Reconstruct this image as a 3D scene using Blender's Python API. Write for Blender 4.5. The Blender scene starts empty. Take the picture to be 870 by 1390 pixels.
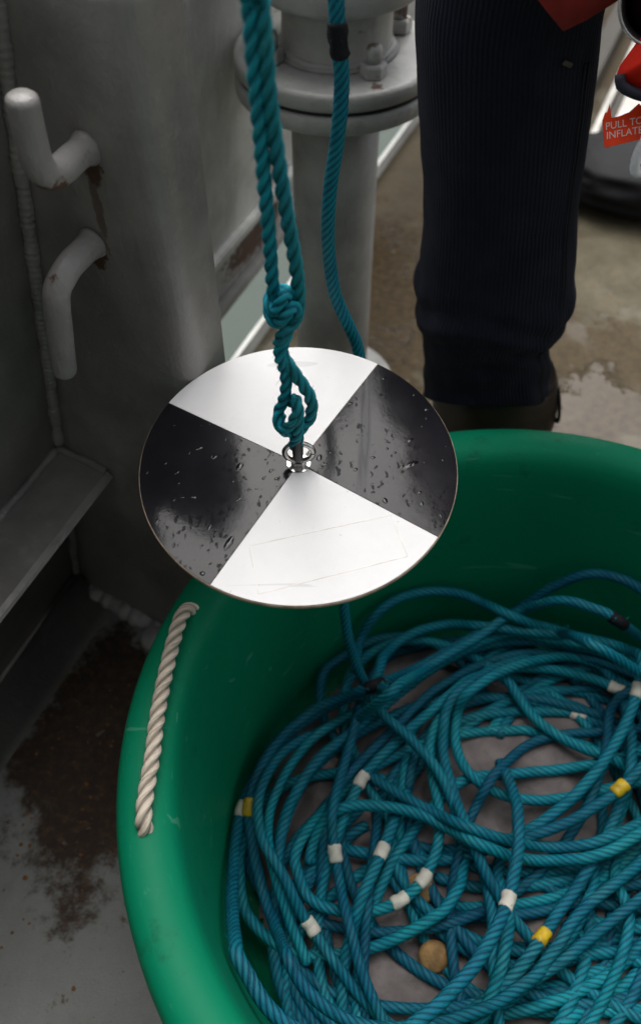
import bpy, bmesh, math, random
import numpy as np
from mathutils import Vector, Matrix, noise as mnoise

# ------------------------------------------------------------------ camera, sky, sun, exposure
scene = bpy.context.scene
COL = scene.collection
R_ = math.radians

cam_data = bpy.data.cameras.new('camera')
cam = bpy.data.objects.new('camera', cam_data)
COL.objects.link(cam)
cam.location = (0.0, 0.0, 1.2)
cam.rotation_euler = (R_(38.0), 0.0, 0.0)          # looks down 52 degrees below the horizon
cam_data.sensor_fit = 'VERTICAL'
cam_data.sensor_height = 36.0
cam_data.lens = 29.78
cam_data.clip_start = 0.02
cam_data.clip_end = 6000.0
cam_data.dof.use_dof = True
cam_data.dof.focus_distance = 0.80
cam_data.dof.aperture_fstop = 4.2
scene.camera = cam

SUN_TO = Vector((-0.02, 0.46, 0.885)).normalized()      # direction towards the veiled sun
sun_el = math.asin(SUN_TO.z)
sun_az = math.atan2(SUN_TO.x, SUN_TO.y)
world = bpy.data.worlds.new('World')
scene.world = world
world.use_nodes = True
wn = world.node_tree
bg = wn.nodes['Background']
sky = wn.nodes.new('ShaderNodeTexSky')
sky.sky_type = 'NISHITA'
sky.sun_disc = False
sky.sun_elevation = sun_el
sky.sun_rotation = sun_az
sky.air_density = 1.0
sky.dust_density = 4.0
hs = wn.nodes.new('ShaderNodeHueSaturation')
hs.inputs['Saturation'].default_value = 0.22
wn.links.new(sky.outputs[0], hs.inputs['Color'])
wn.links.new(hs.outputs[0], bg.inputs['Color'])
bg.inputs['Strength'].default_value = 0.13

sun_data = bpy.data.lights.new('sun', 'SUN')
sun_data.energy = 1.5
sun_data.angle = R_(62.0)
sun_data.color = (1.0, 0.97, 0.93)
sun = bpy.data.objects.new('sun', sun_data)
COL.objects.link(sun)
sun.rotation_euler = (-SUN_TO).to_track_quat('-Z', 'Y').to_euler()

scene.view_settings.view_transform = 'Standard'
scene.view_settings.look = 'None'
scene.view_settings.exposure = 0.70
scene.view_settings.gamma = 1.0

# ------------------------------------------------------------------ object helpers
def tag(o, label=None, cat=None, group=None, kind=None):
    if label: o['label'] = label
    if cat: o['category'] = cat
    if group: o['group'] = group
    if kind: o['kind'] = kind
    return o

def empty(name, loc, label, cat, group=None):
    o = bpy.data.objects.new(name, None)
    o.empty_display_size = 0.05
    o.location = loc
    COL.objects.link(o)
    return tag(o, label, cat, group)

def put(name, mesh, mats, parent=None, smooth=False):
    """link a mesh whose vertices are in world coordinates, keeping them there under its parent"""
    mesh.name = name
    o = bpy.data.objects.new(name, mesh)
    for m in (mats if isinstance(mats, (list, tuple)) else [mats]):
        mesh.materials.append(m)
    if smooth:
        mesh.polygons.foreach_set('use_smooth', [True] * len(mesh.polygons))
    COL.objects.link(o)
    if parent:
        o.parent = parent
        w = Vector((0, 0, 0)); q = parent
        while q:
            w += q.location; q = q.parent
        mesh.transform(Matrix.Translation(-w))
    return o

def from_bm(bm):
    bmesh.ops.recalc_face_normals(bm, faces=bm.faces)
    me = bpy.data.meshes.new('m'); bm.to_mesh(me); bm.free(); return me

def from_np(V, F, uv=None, recalc=False):
    me = bpy.data.meshes.new('m')
    me.from_pydata([tuple(v) for v in np.asarray(V).tolist()], [], [tuple(f) for f in (F.tolist() if hasattr(F, 'tolist') else F)])
    if uv is not None:
        l = me.uv_layers.new(name='UVMap')
        li = np.zeros(len(me.loops), dtype=np.int32); me.loops.foreach_get('vertex_index', li)
        l.data.foreach_set('uv', np.asarray(uv, dtype=np.float32)[li].ravel())
    me.update()
    if recalc:
        bm = bmesh.new(); bm.from_mesh(me); bmesh.ops.recalc_face_normals(bm, faces=bm.faces); bm.to_mesh(me); bm.free()
    return me

def frame_mat(o, x, y, z):
    m = Matrix.Identity(4)
    for i, v in enumerate((x, y, z)):
        for k in range(3): m[k][i] = v[k]
    for k in range(3): m[k][3] = o[k]
    return m

def bm_box(bm, lo, hi, M=None, bevel=0.0, seg=2):
    vs = [bm.verts.new((x, y, z)) for x in (lo[0], hi[0]) for y in (lo[1], hi[1]) for z in (lo[2], hi[2])]
    idx = [(0, 1, 3, 2), (4, 6, 7, 5), (0, 4, 5, 1), (2, 3, 7, 6), (0, 2, 6, 4), (1, 5, 7, 3)]
    fs = [bm.faces.new([vs[i] for i in f]) for f in idx]
    if bevel > 0:
        es = list({e for f in fs for e in f.edges})
        r = bmesh.ops.bevel(bm, geom=es, offset=bevel, segments=seg, affect='EDGES', profile=0.5)
        vs = list({v for f in r['faces'] for v in f.verts} | {v for v in vs if v.is_valid})
    if M is not None:
        bmesh.ops.transform(bm, matrix=M, verts=vs)
    return vs

def lathe(profile, c=(0, 0, 0), n=64, M=None, closed=False, jitter=0.0):
    prof = np.array(profile, float)
    a = np.linspace(0, 2 * math.pi, n, endpoint=False)
    V = np.stack([np.outer(prof[:, 0], np.cos(a)), np.outer(prof[:, 0], np.sin(a)), np.repeat(prof[:, 1][:, None], n, 1)], 2)
    m = len(prof)
    V = V.reshape(-1, 3)
    if jitter:
        for v in V:
            d = mnoise.noise(Vector(v * 22)) * jitter
            v[:2] *= 1 + d / max(1e-4, np.linalg.norm(v[:2])); v[2] += d * .5
    if M is not None:
        Mn = np.array(M); V = V @ Mn[:3, :3].T + Mn[:3, 3]
    V = V + np.array(c)
    F = []
    for i in range(m if closed else m - 1):
        for j in range(n):
            k = (j + 1) % n; i2 = (i + 1) % m
            F.append((i * n + j, i * n + k, i2 * n + k, i2 * n + j))
    if not closed:
        if prof[0][0] > 1e-6: F.append(tuple(range(n - 1, -1, -1)))
        if prof[-1][0] > 1e-6: F.append(tuple((m - 1) * n + j for j in range(n)))
    return from_np(V, F, recalc=True)

def catmull(P, step):
    P = np.array(P, float)
    P = np.vstack([2 * P[0] - P[1], P, 2 * P[-1] - P[-2]])
    out = []
    for i in range(1, len(P) - 2):
        a, b, c, d = P[i - 1:i + 3]
        t = np.linspace(0, 1, 8, endpoint=False)[:, None]
        out.append(.5 * (2 * b + (c - a) * t + (2 * a - 5 * b + 4 * c - d) * t ** 2 + (3 * b - a - 3 * c + d) * t ** 3))
    out.append(P[-2][None]); Q = np.vstack(out)
    d = np.r_[0, np.cumsum(np.linalg.norm(np.diff(Q, axis=0), axis=1))]
    n = max(3, int(d[-1] / step) + 1)
    s = np.linspace(0, d[-1], n)
    return np.stack([np.interp(s, d, Q[:, k]) for k in range(3)], 1), s

def frames(Q):
    T = np.gradient(Q, axis=0); T /= np.linalg.norm(T, axis=1)[:, None] + 1e-12
    N = np.zeros_like(T)
    v = np.cross(T[0], [0.3, 0.2, 0.93]); N[0] = v / np.linalg.norm(v)
    for i in range(1, len(Q)):
        v = N[i - 1] - T[i] * (N[i - 1] @ T[i]); N[i] = v / np.linalg.norm(v)
    return T, N, np.cross(T, N)

def rope_arrays(P, R, pitch=None, step=None, n=15, phase=0.0, lobes=3, radius=None, groove=.44):
    """three-strand laid rope: a lobed section twisted along the path"""
    pitch = pitch or R * 6.8
    step = step or pitch / 13
    Q, s = catmull(P, step)
    T, N, B = frames(Q)
    a = np.linspace(0, 2 * math.pi, n, endpoint=False)
    if lobes:
        w = 2 * math.pi / lobes
        b = (a + w / 2) % w - w / 2
        d, q = groove, 1 - groove
        r = d * np.cos(b) + np.sqrt(np.maximum(0, q * q - (d * np.sin(b)) ** 2))
    else:
        r = np.ones(n)
    tw = 2 * math.pi * s / pitch + phase
    ang = a[None, :] + tw[:, None]
    rad = (R if radius is None else np.interp(s / s[-1], radius[0], radius[1]))
    rr = r[None, :] * (rad if np.ndim(rad) == 0 else rad[:, None])
    V = Q[:, None] + N[:, None] * (np.cos(ang) * rr)[..., None] + B[:, None] * (np.sin(ang) * rr)[..., None]
    m = len(Q)
    i = np.arange(m - 1)[:, None] * n; j = np.arange(n)[None]; k = (j + 1) % n
    F = np.stack([i + j, i + k, i + n + k, i + n + j], 2).reshape(-1, 4)
    V = V.reshape(-1, 3)
    # end caps as centre fans of quads-with-shared tip are avoided: simple tip vertex triangles
    tip0, tip1 = len(V), len(V) + 1
    e_ = .5 if lobes else .06
    V = np.vstack([V, Q[0] - T[0] * R * e_, Q[-1] + T[-1] * R * e_])
    caps = [(tip0, (x + 1) % n, x) for x in range(n)] + [(tip1, (m - 1) * n + x, (m - 1) * n + (x + 1) % n) for x in range(n)]
    u = np.repeat(s, n); uvv = np.tile(np.arange(n) / n, m)
    uv = np.vstack([np.stack([u, uvv], 1), [[0, 0], [s[-1], 0]]])
    return V, F.tolist() + caps, uv

def join_arrays(parts):
    V = []; F = []; U = []; o = 0
    for v, f, u in parts:
        V.append(v); U.append(u)
        F += [tuple(x + o for x in q) for q in f]; o += len(v)
    return from_np(np.vstack(V), F, np.vstack(U))

def tube(P, R, n=16, step=0.004, radius=None):
    return rope_arrays(P, R, pitch=1e9, step=step, n=n, lobes=0, radius=radius)

# ------------------------------------------------------------------ node helpers
class NT:
    def __init__(s, name):
        s.m = bpy.data.materials.new(name); s.m.use_nodes = True
        s.t = s.m.node_tree; s.b = s.t.nodes['Principled BSDF']
        s.tc = s.t.nodes.new('ShaderNodeTexCoord')
    def n(s, typ, **k):
        q = s.t.nodes.new(typ)
        for a, b in k.items(): setattr(q, a, b)
        return q
    def link(s, a, b): s.t.links.new(a, b)
    def setv(s, sock, v):
        if hasattr(v, 'is_output'): s.link(v, sock)
        else: sock.default_value = v
    def noise(s, scale, detail=4, rough=.55, co='Object', dist=0.0, sc=None):
        q = s.n('ShaderNodeTexNoise')
        q.inputs['Scale'].default_value = scale; q.inputs['Detail'].default_value = detail
        q.inputs['Roughness'].default_value = rough; q.inputs['Distortion'].default_value = dist
        c = s.tc.outputs[co]
        if sc: c = s.mapping(c, sc)
        s.link(c, q.inputs['Vector']); return q.outputs['Fac']
    def mapping(s, c, sc, rot=(0, 0, 0)):
        q = s.n('ShaderNodeMapping'); q.inputs['Scale'].default_value = sc; q.inputs['Rotation'].default_value = rot
        s.link(c, q.inputs['Vector']); return q.outputs[0]
    def voro(s, scale, feature='F1', co='Object', rnd=1.0):
        q = s.n('ShaderNodeTexVoronoi', feature=feature); q.inputs['Scale'].default_value = scale
        q.inputs['Randomness'].default_value = rnd
        s.link(s.tc.outputs[co], q.inputs['Vector']); return q
    def ramp(s, f, a, b, lo=0.0, hi=1.0, smooth=True):
        q = s.n('ShaderNodeMapRange', interpolation_type='SMOOTHSTEP' if smooth else 'LINEAR')
        s.setv(q.inputs['Value'], f)
        q.inputs['From Min'].default_value = a; q.inputs['From Max'].default_value = b
        q.inputs['To Min'].default_value = lo; q.inputs['To Max'].default_value = hi
        return q.outputs[0]
    def math(s, op, a, b=0.0, clamp=False):
        q = s.n('ShaderNodeMath', operation=op, use_clamp=clamp)
        s.setv(q.inputs[0], a); s.setv(q.inputs[1], b); return q.outputs[0]
    def mix(s, f, a, b):
        q = s.n('ShaderNodeMix', data_type='RGBA')
        s.setv(q.inputs[0], f)
        for i, v in ((6, a), (7, b)):
            if isinstance(v, tuple): v = (*v[:3], 1.0)
            s.setv(q.inputs[i], v)
        return q.outputs[2]
    def mixf(s, f, a, b):
        q = s.n('ShaderNodeMix', data_type='FLOAT')
        s.setv(q.inputs[0], f); s.setv(q.inputs[2], a); s.setv(q.inputs[3], b); return q.outputs[0]
    def near(s, p, r, sc=(1, 1, 1)):
        """1 at world-space point p fading to 0 at distance r (objects carrying it have no rotation)"""
        q = s.n('ShaderNodeVectorMath', operation='SUBTRACT')
        g = s.n('ShaderNodeNewGeometry')
        s.link(g.outputs['Position'], q.inputs[0]); q.inputs[1].default_value = p
        q2 = s.n('ShaderNodeVectorMath', operation='MULTIPLY')
        s.link(q.outputs[0], q2.inputs[0]); q2.inputs[1].default_value = sc
        q3 = s.n('ShaderNodeVectorMath', operation='LENGTH'); s.link(q2.outputs[0], q3.inputs[0])
        return s.ramp(q3.outputs['Value'], 0, r, 1, 0, False)
    def bump(s, h, strength=.3, dist=.002, prev=None):
        q = s.n('ShaderNodeBump'); q.inputs['Strength'].default_value = strength; q.inputs['Distance'].default_value = dist
        s.link(h, q.inputs['Height'])
        if prev is not None: s.link(prev, q.inputs['Normal'])
        return q.outputs[0]
    def done(s, color=None, rough=None, normal=None, metal=None, spec=None):
        I = s.b.inputs
        if color is not None:
            if isinstance(color, tuple): color = (*color[:3], 1.0)
            s.setv(I['Base Color'], color)
        if rough is not None: s.setv(I['Roughness'], rough)
        if normal is not None: s.link(normal, I['Normal'])
        if metal is not None: s.setv(I['Metallic'], metal)
        if spec is not None: s.setv(I['Specular IOR Level'], spec)
        return s.m

RUST = (0.115, 0.040, 0.010); RUST_D = (0.035, 0.015, 0.007)

def painted(name, base, rust=0.0, rough=.42, spots=(), bump=.6, var=.25, chip=None):
    """thick marine paint: brush texture, uneven tone, rust where it is given"""
    t = NT(name)
    n1 = t.noise(7, 5, .6); n2 = t.noise(55, 3, .6); n3 = t.noise(260, 2, .5)
    c = t.mix(t.ramp(n1, .3, .7), tuple(x * (1 - var) for x in base), tuple(x * (1 + var) for x in base))
    c = t.mix(t.ramp(n2, .58, .75, 0, .35), c, tuple(x * 1.45 for x in base))
    c = t.mix(t.ramp(t.noise(23, 6, .7), .60, .72, 0, .35), c, (base[0] * .6, base[1] * .5, base[2] * .4))
    m = None
    if rust > 0:
        m = t.ramp(t.noise(42, 8, .72), .70 - rust * .12, .76 - rust * .12)
        m = t.math('MULTIPLY', m, t.ramp(t.noise(5, 3), .5, .62))
    for p, r, sc, amt in spots:
        k = t.math('ADD', t.math('MULTIPLY', t.near(p, r, sc), 1.0), t.math('MULTIPLY', t.math('SUBTRACT', t.noise(70, 7, .7), .5), 1.3))
        k = t.ramp(k, .42, .62, 0, amt)
        m = k if m is None else t.math('MAXIMUM', m, k)
    if m is not None:
        c = t.mix(m, c, t.mix(t.noise(120, 5, .7), RUST, RUST_D))
    brush = t.noise(60, 4, .6, sc=(1, 1, .10), dist=.3)
    h = t.math('ADD', t.math('ADD', t.math('MULTIPLY', n2, .6), t.math('MULTIPLY', n3, .25)), t.math('MULTIPLY', brush, .7))
    c = t.mix(t.ramp(t.noise(33, 8, .75, sc=(1, 1, .22)), .62, .72, 0, .18), c, (base[0] * .55, base[1] * .42, base[2] * .28))
    nb = t.bump(h, bump, .0025)
    rg = t.mixf(t.ramp(n1, .3, .7), rough - .08, rough + .12)
    if m is not None: rg = t.mixf(m, rg, .85)
    return t.done(c, rg, nb)

def plain(name, color, rough=.5, nscale=30, var=.15, bump=.15, metal=0.0, spec=.5, bscale=150, bdist=.001):
    t = NT(name)
    n = t.noise(nscale, 5, .6)
    c = t.mix(t.ramp(n, .3, .7), tuple(x * (1 - var) for x in color), tuple(min(1, x * (1 + var)) for x in color))
    return t.done(c, t.mixf(n, rough - .06, rough + .06), t.bump(t.noise(bscale, 4, .6), bump, bdist), metal, spec)

# --- rope material: braided fibre relief from the section coordinate
def rope_material(name, c1, c2, stain, rough=.62, lobes=3, wear=(.045, .22, .19)):
    t = NT(name)
    n = t.noise(9, 4, .6)
    c = t.mix(t.ramp(n, .35, .65), c1, c2)
    c = t.mix(t.ramp(t.noise(31, 6, .7), .56, .74, 0, .65), c, stain)
    uv = t.mapping(t.tc.outputs['UV'], (130, 42, 1))
    q = t.n('ShaderNodeTexNoise'); q.inputs['Scale'].default_value = 1.0; q.inputs['Detail'].default_value = 3
    t.link(uv, q.inputs['Vector'])
    c = t.mix(t.ramp(q.outputs['Fac'], .35, .7, 0, .55), c, tuple(min(1, x * 2.0 + .003) for x in c1))
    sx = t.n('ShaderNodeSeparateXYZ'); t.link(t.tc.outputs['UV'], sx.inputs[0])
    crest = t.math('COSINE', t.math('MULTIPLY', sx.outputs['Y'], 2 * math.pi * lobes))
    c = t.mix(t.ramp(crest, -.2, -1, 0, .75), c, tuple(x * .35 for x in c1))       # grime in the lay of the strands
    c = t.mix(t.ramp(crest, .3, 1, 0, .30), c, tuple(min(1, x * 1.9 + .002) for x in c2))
    c = t.mix(t.math('MULTIPLY', t.ramp(crest, .0, 1), t.ramp(t.noise(17, 5, .7), .48, .66, 0, .5)), c, wear)
    run = t.n('ShaderNodeTexWhiteNoise', noise_dimensions='1D'); t.link(t.math('FLOOR', t.math('DIVIDE', sx.outputs['X'], 10.0)), run.inputs['W'])
    hv = t.n('ShaderNodeHueSaturation'); t.link(c, hv.inputs['Color'])
    t.link(t.ramp(run.outputs['Value'], 0, 1, .78, 1.50, False), hv.inputs['Value']); t.link(t.ramp(run.outputs['Value'], 0, 1, .515, .485, False), hv.inputs['Hue'])
    c = hv.outputs[0]
    sp = t.ramp(t.noise(330, 3, .7), .71, .76, 0, .7)
    c = t.mix(sp, c, (.36, .33, .22))
    return t.done(c, rough, t.bump(q.outputs['Fac'], .7, .0014), spec=.2)

M = {}
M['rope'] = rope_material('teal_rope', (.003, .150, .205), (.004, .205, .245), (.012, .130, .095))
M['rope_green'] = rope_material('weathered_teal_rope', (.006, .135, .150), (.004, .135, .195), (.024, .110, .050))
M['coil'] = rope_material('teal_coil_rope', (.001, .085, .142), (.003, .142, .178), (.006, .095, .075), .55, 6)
M['handle'] = rope_material('cream_rope', (.40, .345, .275), (.50, .44, .36), (.35, .27, .18), .7, 3, (.55, .50, .42))
M['white_tape'] = plain('white_cloth_tape', (.56, .53, .46), .6, 60, .15, .3)
M['yellow_tape'] = plain('yellow_tape', (.50, .33, .010), .5, 60, .3, .3)
M['black_tape'] = plain('black_tape', (.008, .008, .011), .7, 60, .2, .3, 0, .2)
M['steel'] = plain('stainless_steel', (.55, .54, .52), .24, 200, .15, .1, 1.0)
M['black_rubber'] = plain('black_rubber_sleeve', (.02, .021, .021), .5, 80, .2, .3)
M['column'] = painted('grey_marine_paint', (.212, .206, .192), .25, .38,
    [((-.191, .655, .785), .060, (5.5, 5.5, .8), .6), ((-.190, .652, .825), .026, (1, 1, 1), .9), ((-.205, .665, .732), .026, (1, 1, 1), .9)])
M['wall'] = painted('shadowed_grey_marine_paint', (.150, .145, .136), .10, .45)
M['hook'] = painted('pale_grey_hook_paint', (.25, .24, .23), .0, .40,
    [((-.211, .603, .836), .034, (1, 1, 1.3), .9), ((-.196, .640, .832), .030, (1, 1, 1), .95), ((-.233, .606, .752), .015, (1, 1, 1), .95), ((-.207, .650, .733), .022, (1, 1, 1), .95), ((-.245, .62, .70), .02, (1.6, 1.6, .5), .6)], var=.16, bump=.75)
M['panel'] = painted('light_grey_marine_paint', (.58, .585, .555), .2, .5)
M['ledge'] = painted('rusty_grey_marine_paint', (.45, .45, .425), .4, .5, [((-.12, 1.43, .235), .17, (1, .6, 2.2), .9)])
M['pedestal'] = painted('grey_pedestal_paint', (.36, .36, .342), .22, .36, [((.065, 1.186, .70), .03, (1, 1, 1), .7), ((.12, 1.32, .69), .035, (1, 1, 1), .9), ((.075, 1.15, .66), .02, (1, 1, 1), .9)], bump=.6)
M['rail'] = painted('white_edge_paint', (.60, .60, .56), .35, .45)
M['channel'] = painted('off_white_channel_paint', (.60, .58, .53), .3, .45)
M['coaming'] = painted('brown_grey_coaming', (.060, .052, .040), .4, .6)

def green_plastic():
    t = NT('green_plastic')
    n = t.noise(4, 4); f = t.noise(70, 5, .65)
    c = t.mix(t.ramp(n, .3, .7), (.0010, .170, .083), (.0013, .190, .094))
    sc = t.noise(60, 4, .7, sc=(1, 1, 6))
    c = t.mix(t.ramp(sc, .60, .74, 0, .30), c, (.06, .30, .20))
    c = t.mix(t.ramp(t.noise(19, 9, .75), .56, .70, 0, .55), c, (.008, .070, .038))
    c = t.mix(t.ramp(t.noise(150, 4, .7), .70, .74, 0, .6), c, (.12, .16, .11))
    sw = t.noise(34, 3, .5, sc=(.12, 1, 1.6), dist=.7)
    c = t.mix(t.ramp(sw, .685, .71, 0, .35), c, (.10, .33, .23))
    return t.done(c, t.mixf(f, .42, .58), t.bump(f, .12, .001), spec=.12)
M['tub'] = green_plastic()

def deck_material():
    t = NT('worn_painted_deck')
    n0 = t.noise(1.7, 5, .6); n1 = t.noise(9, 7, .68); n2 = t.noise(60, 8, .7); n3 = t.noise(240, 3, .6)
    paint = t.mix(t.ramp(n1, .32, .68), (.098, .084, .052), (.150, .128, .083))
    paint = t.mix(t.ramp(n2, .52, .70, 0, .5), paint, (.080, .070, .048))
    # cool grey paint towards the bulwark corner
    g = t.near((-.30, .10, 0), .75, (1, .55, 1))
    paint = t.mix(t.ramp(g, .15, .5), paint, t.mix(t.ramp(n1, .3, .7), (.245, .253, .240), (.305, .314, .300)))
    brown = t.mix(t.ramp(n2, .3, .7), (.050, .025, .011), (.15, .085, .035))
    tan = t.mix(t.ramp(n1, .35, .65), (.20, .125, .055), (.33, .25, .16))
    wob = t.math('MULTIPLY', t.math('SUBTRACT', t.noise(13, 8, .72), .5), 1.5)
    def blot(p, r, sc=(1, 1, 1), a=.38, b=.55):
        return t.ramp(t.math('ADD', t.near(p, r, sc), wob), a, b)
    # rusty patch beside the tub
    k = blot((-.31, .50, 0), .30, (1.3, .85, 1), .30, .54)
    c = t.mix(t.math('MULTIPLY', k, .93), paint, t.mix(t.ramp(t.noise(75, 8, .75), .45, .7), (.040, .023, .013), (.120, .062, .028)))
    # brown wet staining behind and right of the boots
    for p, r, sc, amt in (((.12, 1.55, 0), .45, (1.6, .8, 1), .9), ((.55, 1.30, 0), .30, (1, 1, 1), .75), ((.62, 1.18, 0), .16, (1, 1.6, 1), .8), ((.50, 1.13, 0), .13, (1, 1.8, 1), .9), ((.30, 2.0, 0), .5, (1, .7, 1), .55), ((1.0, 2.6, 0), .5, (1.6, .5, 1), .7)):
        c = t.mix(t.math('MULTIPLY', blot(p, r, sc, .27, .46), amt), c, t.mix(t.ramp(n2, .35, .65), (.036, .022, .008), (.095, .062, .026)))
    c = t.mix(t.ramp(t.noise(26, 9, .78), .60, .67, 0, .8), c, brown)
    c = t.mix(t.ramp(n3, .70, .74, 0, .8), c, (.03, .022, .015))
    c = t.mix(t.ramp(t.noise(38, 3, .6), .69, .73, 0, .7), c, (.23, .205, .16))
    # standing water: smooth and a little darker
    wet = t.math('MAXIMUM', blot((.55, 1.12, 0), .34, (1, 1, 1)), blot((.10, 1.6, 0), .35, (1.4, .8, 1)))
    wet = t.math('MAXIMUM', wet, t.ramp(t.noise(5, 4), .56, .64, 0, .6))
    rg = t.mixf(wet, t.mixf(n2, .55, .85), .16)
    c = t.mix(t.math('MULTIPLY', wet, .22), c, (.06, .05, .04))
    grit = t.noise(520, 2, .6)
    c = t.mix(t.ramp(grit, .58, .72, 0, .35), c, (.05, .045, .036))
    c = t.mix(t.ramp(t.noise(17, 10, .8), .635, .65, 0, .75), c, (.062, .045, .028))
    n3 = t.math('ADD', n3, grit)
    h = t.math('MULTIPLY', t.math('ADD', n2, t.math('MULTIPLY', n3, .5)), t.ramp(wet, 0, 1, 1, .05))
    return t.done(c, rg, t.bump(h, .75, .003), spec=.28)
M['deck'] = deck_material()

def sea_material():
    t = NT('grey_green_sea')
    n = t.noise(.9, 6, .6); n2 = t.noise(4, 5, .6)
    c = t.mix(n, (.028, .050, .036), (.036, .058, .044))
    return t.done(c, .6, t.bump(t.math('ADD', n, t.math('MULTIPLY', n2, .4)), .3, .15))
M['sea'] = sea_material()

def disk_white():
    t = NT('white_laminate')
    n = t.noise(18, 6, .7)
    c = t.mix(t.ramp(n, .35, .7), (.80, .795, .79), (.765, .76, .755))
    sp = t.ramp(t.noise(120, 4, .7), .685, .73, 0, .6)
    c = t.mix(sp, c, (.42, .35, .27))
    c = t.mix(t.ramp(t.noise(14, 8, .75), .60, .70, 0, .25), c, (.60, .56, .49))
    c = t.mix(t.ramp(t.noise(40, 3, .5, sc=(.1, 1, 1), dist=.5), .68, .70, 0, .35), c, (.5, .49, .47))
    st = t.noise(45, 4, .7, sc=(1, .25, 1))
    c = t.mix(t.ramp(st, .66, .8, 0, .35), c, (.62, .61, .60))
    return t.done(c, .6, t.bump(t.noise(90, 4), .05, .001), spec=.08)
M['disk_white'] = disk_white()

def disk_black():
    t = NT('wet_black_laminate')
    n = t.noise(12, 6, .65)
    c = t.mix(t.ramp(n, .3, .75), (.0075, .0075, .0095), (.013, .013, .016))
    scr = t.noise(26, 3, .5, sc=(1, .06, 1), dist=.4)
    c = t.mix(t.ramp(scr, .69, .72, 0, .6), c, (.08, .08, .085))
    q = t.n('ShaderNodeTexVoronoi', feature='F1', voronoi_dimensions='2D'); q.inputs['Scale'].default_value = 150
    wv = t.n('ShaderNodeVectorMath', operation='ADD'); t.link(t.mapping(t.tc.outputs['Object'], (1, .55, 1), (0, 0, R_(35))), wv.inputs[0])
    wn_ = t.n('ShaderNodeTexNoise'); wn_.inputs['Scale'].default_value = 90; t.link(t.tc.outputs['Object'], wn_.inputs['Vector'])
    ws = t.n('ShaderNodeVectorMath', operation='SCALE'); t.link(wn_.outputs['Color'], ws.inputs[0]); ws.inputs['Scale'].default_value = .012
    t.link(ws.outputs[0], wv.inputs[1]); t.link(wv.outputs[0], q.inputs['Vector'])
    fleck = t.ramp(q.outputs['Distance'], .14, .30, 1, 0)
    gate = t.ramp(t.noise(38, 4, .6), .49, .55)
    fleck = t.math('MULTIPLY', fleck, gate)                     # broken, dull spots in the wet film
    nb = t.bump(t.noise(40, 5, .6), .07, .0020)
    rg = t.mixf(t.ramp(t.noise(11, 6, .65), .35, .65), .09, .14)
    m = t.done(c, rg, nb)
    t.setv(t.b.inputs['Specular IOR Level'], t.mixf(fleck, t.mixf(t.ramp(scr, .64, .72), .17, .09), .04))
    return m
M['disk_black'] = disk_black()
M['disk_edge'] = plain('laminate_edge', (.36, .27, .20), .55, 60, .35, .3)
M['score'] = plain('faint_adhesive_line', (.72, .69, .62), .45, 60, .2, .1)
M['droplet'] = plain('water_on_black', (.006, .006, .007), .12, 40, .1, .0, 0.0, .3)

def denim(name, a, b, freq=230):
    t = NT(name)
    w = t.n('ShaderNodeTexWave', wave_type='BANDS', bands_direction='X'); w.inputs['Scale'].default_value = 72
    w.inputs['Distortion'].default_value = 1.4; w.inputs['Detail'].default_value = 2
    t.link(t.tc.outputs['UV'], w.inputs['Vector'])
    n = t.noise(14, 5, .6); f = t.noise(420, 3, .6)
    c = t.mix(t.ramp(n, .3, .7), a, b)
    c = t.mix(t.math('MULTIPLY', w.outputs['Fac'], t.ramp(t.noise(22, 5, .7), .3, .7, .15, .55)), c, tuple(x * .5 for x in a))
    c = t.mix(t.ramp(t.noise(160, 4, .75), .72, .76, 0, .5), c, (.05, .048, .05))
    c = t.mix(t.ramp(t.noise(6, 6, .7), .55, .7, 0, .35), c, tuple(x * 1.9 for x in b))
    h = t.math('ADD', w.outputs['Fac'], t.math('MULTIPLY', f, .3))
    m = t.done(c, .9, t.bump(h, .6, .0014), spec=.1)
    t.b.inputs['Sheen Weight'].default_value = .02
    return m
M['jeans'] = denim('navy_corduroy', (.012, .013, .0225), (.0165, .0180, .0285))
M['seam'] = plain('navy_stitching', (.008, .009, .014), .9, 100, .3, .4)
M['boot'] = plain('brown_black_leather', (.020, .0125, .0085), .45, 40, .35, .4)
M['jacket'] = plain('dark_red_fabric', (.24, .010, .004), .75, 25, .2, .35)
M['life_red'] = plain('red_lifejacket_fabric', (.52, .014, .004), .75, 30, .2, .35, 0, .2)
M['navy'] = plain('navy_webbing', (.008, .008, .018), .7, 80, .3, .4)
M['tab_red'] = plain('red_plastic_tab', (.78, .050, .006), .5, 40, .15, .15, 0, .25)
M['letter'] = plain('pale_lettering', (.72, .55, .50), .6, 40, .15, .1)
M['cord_white'] = plain('white_cord', (.84, .82, .86), .55, 60, .15, .3)
M['skin'] = plain('skin', (.48, .27, .19), .5, 40, .12, .15)
M['hair'] = plain('brown_hair', (.045, .026, .014), .6, 120, .4, .6)
M['lens_black'] = plain('black_barrel', (.006, .005, .006), .6, 60, .2, .2)
M['glass'] = plain('coated_lens_glass', (.006, .0012, .002), .45, 10, .2, .0, 0, .02)
M['bag_dark'] = plain('dark_grey_tarpaulin', (.013, .0135, .0155), .6, 12, .3, .4, 0, .16, 40, .004)
M['sack'] = plain('grey_canvas', (.165, .145, .140), .8, 14, .3, .5, 0, .3, 90, .004)
M['cork'] = plain('tan_cork', (.26, .15, .055), .8, 60, .4, .5)
M['chip'] = plain('rust_flakes', (.20, .09, .03), .8, 40, .6, .4)
M['shade_block'] = painted('shade_block_paint', (.12, .12, .115), .2, .5)
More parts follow.
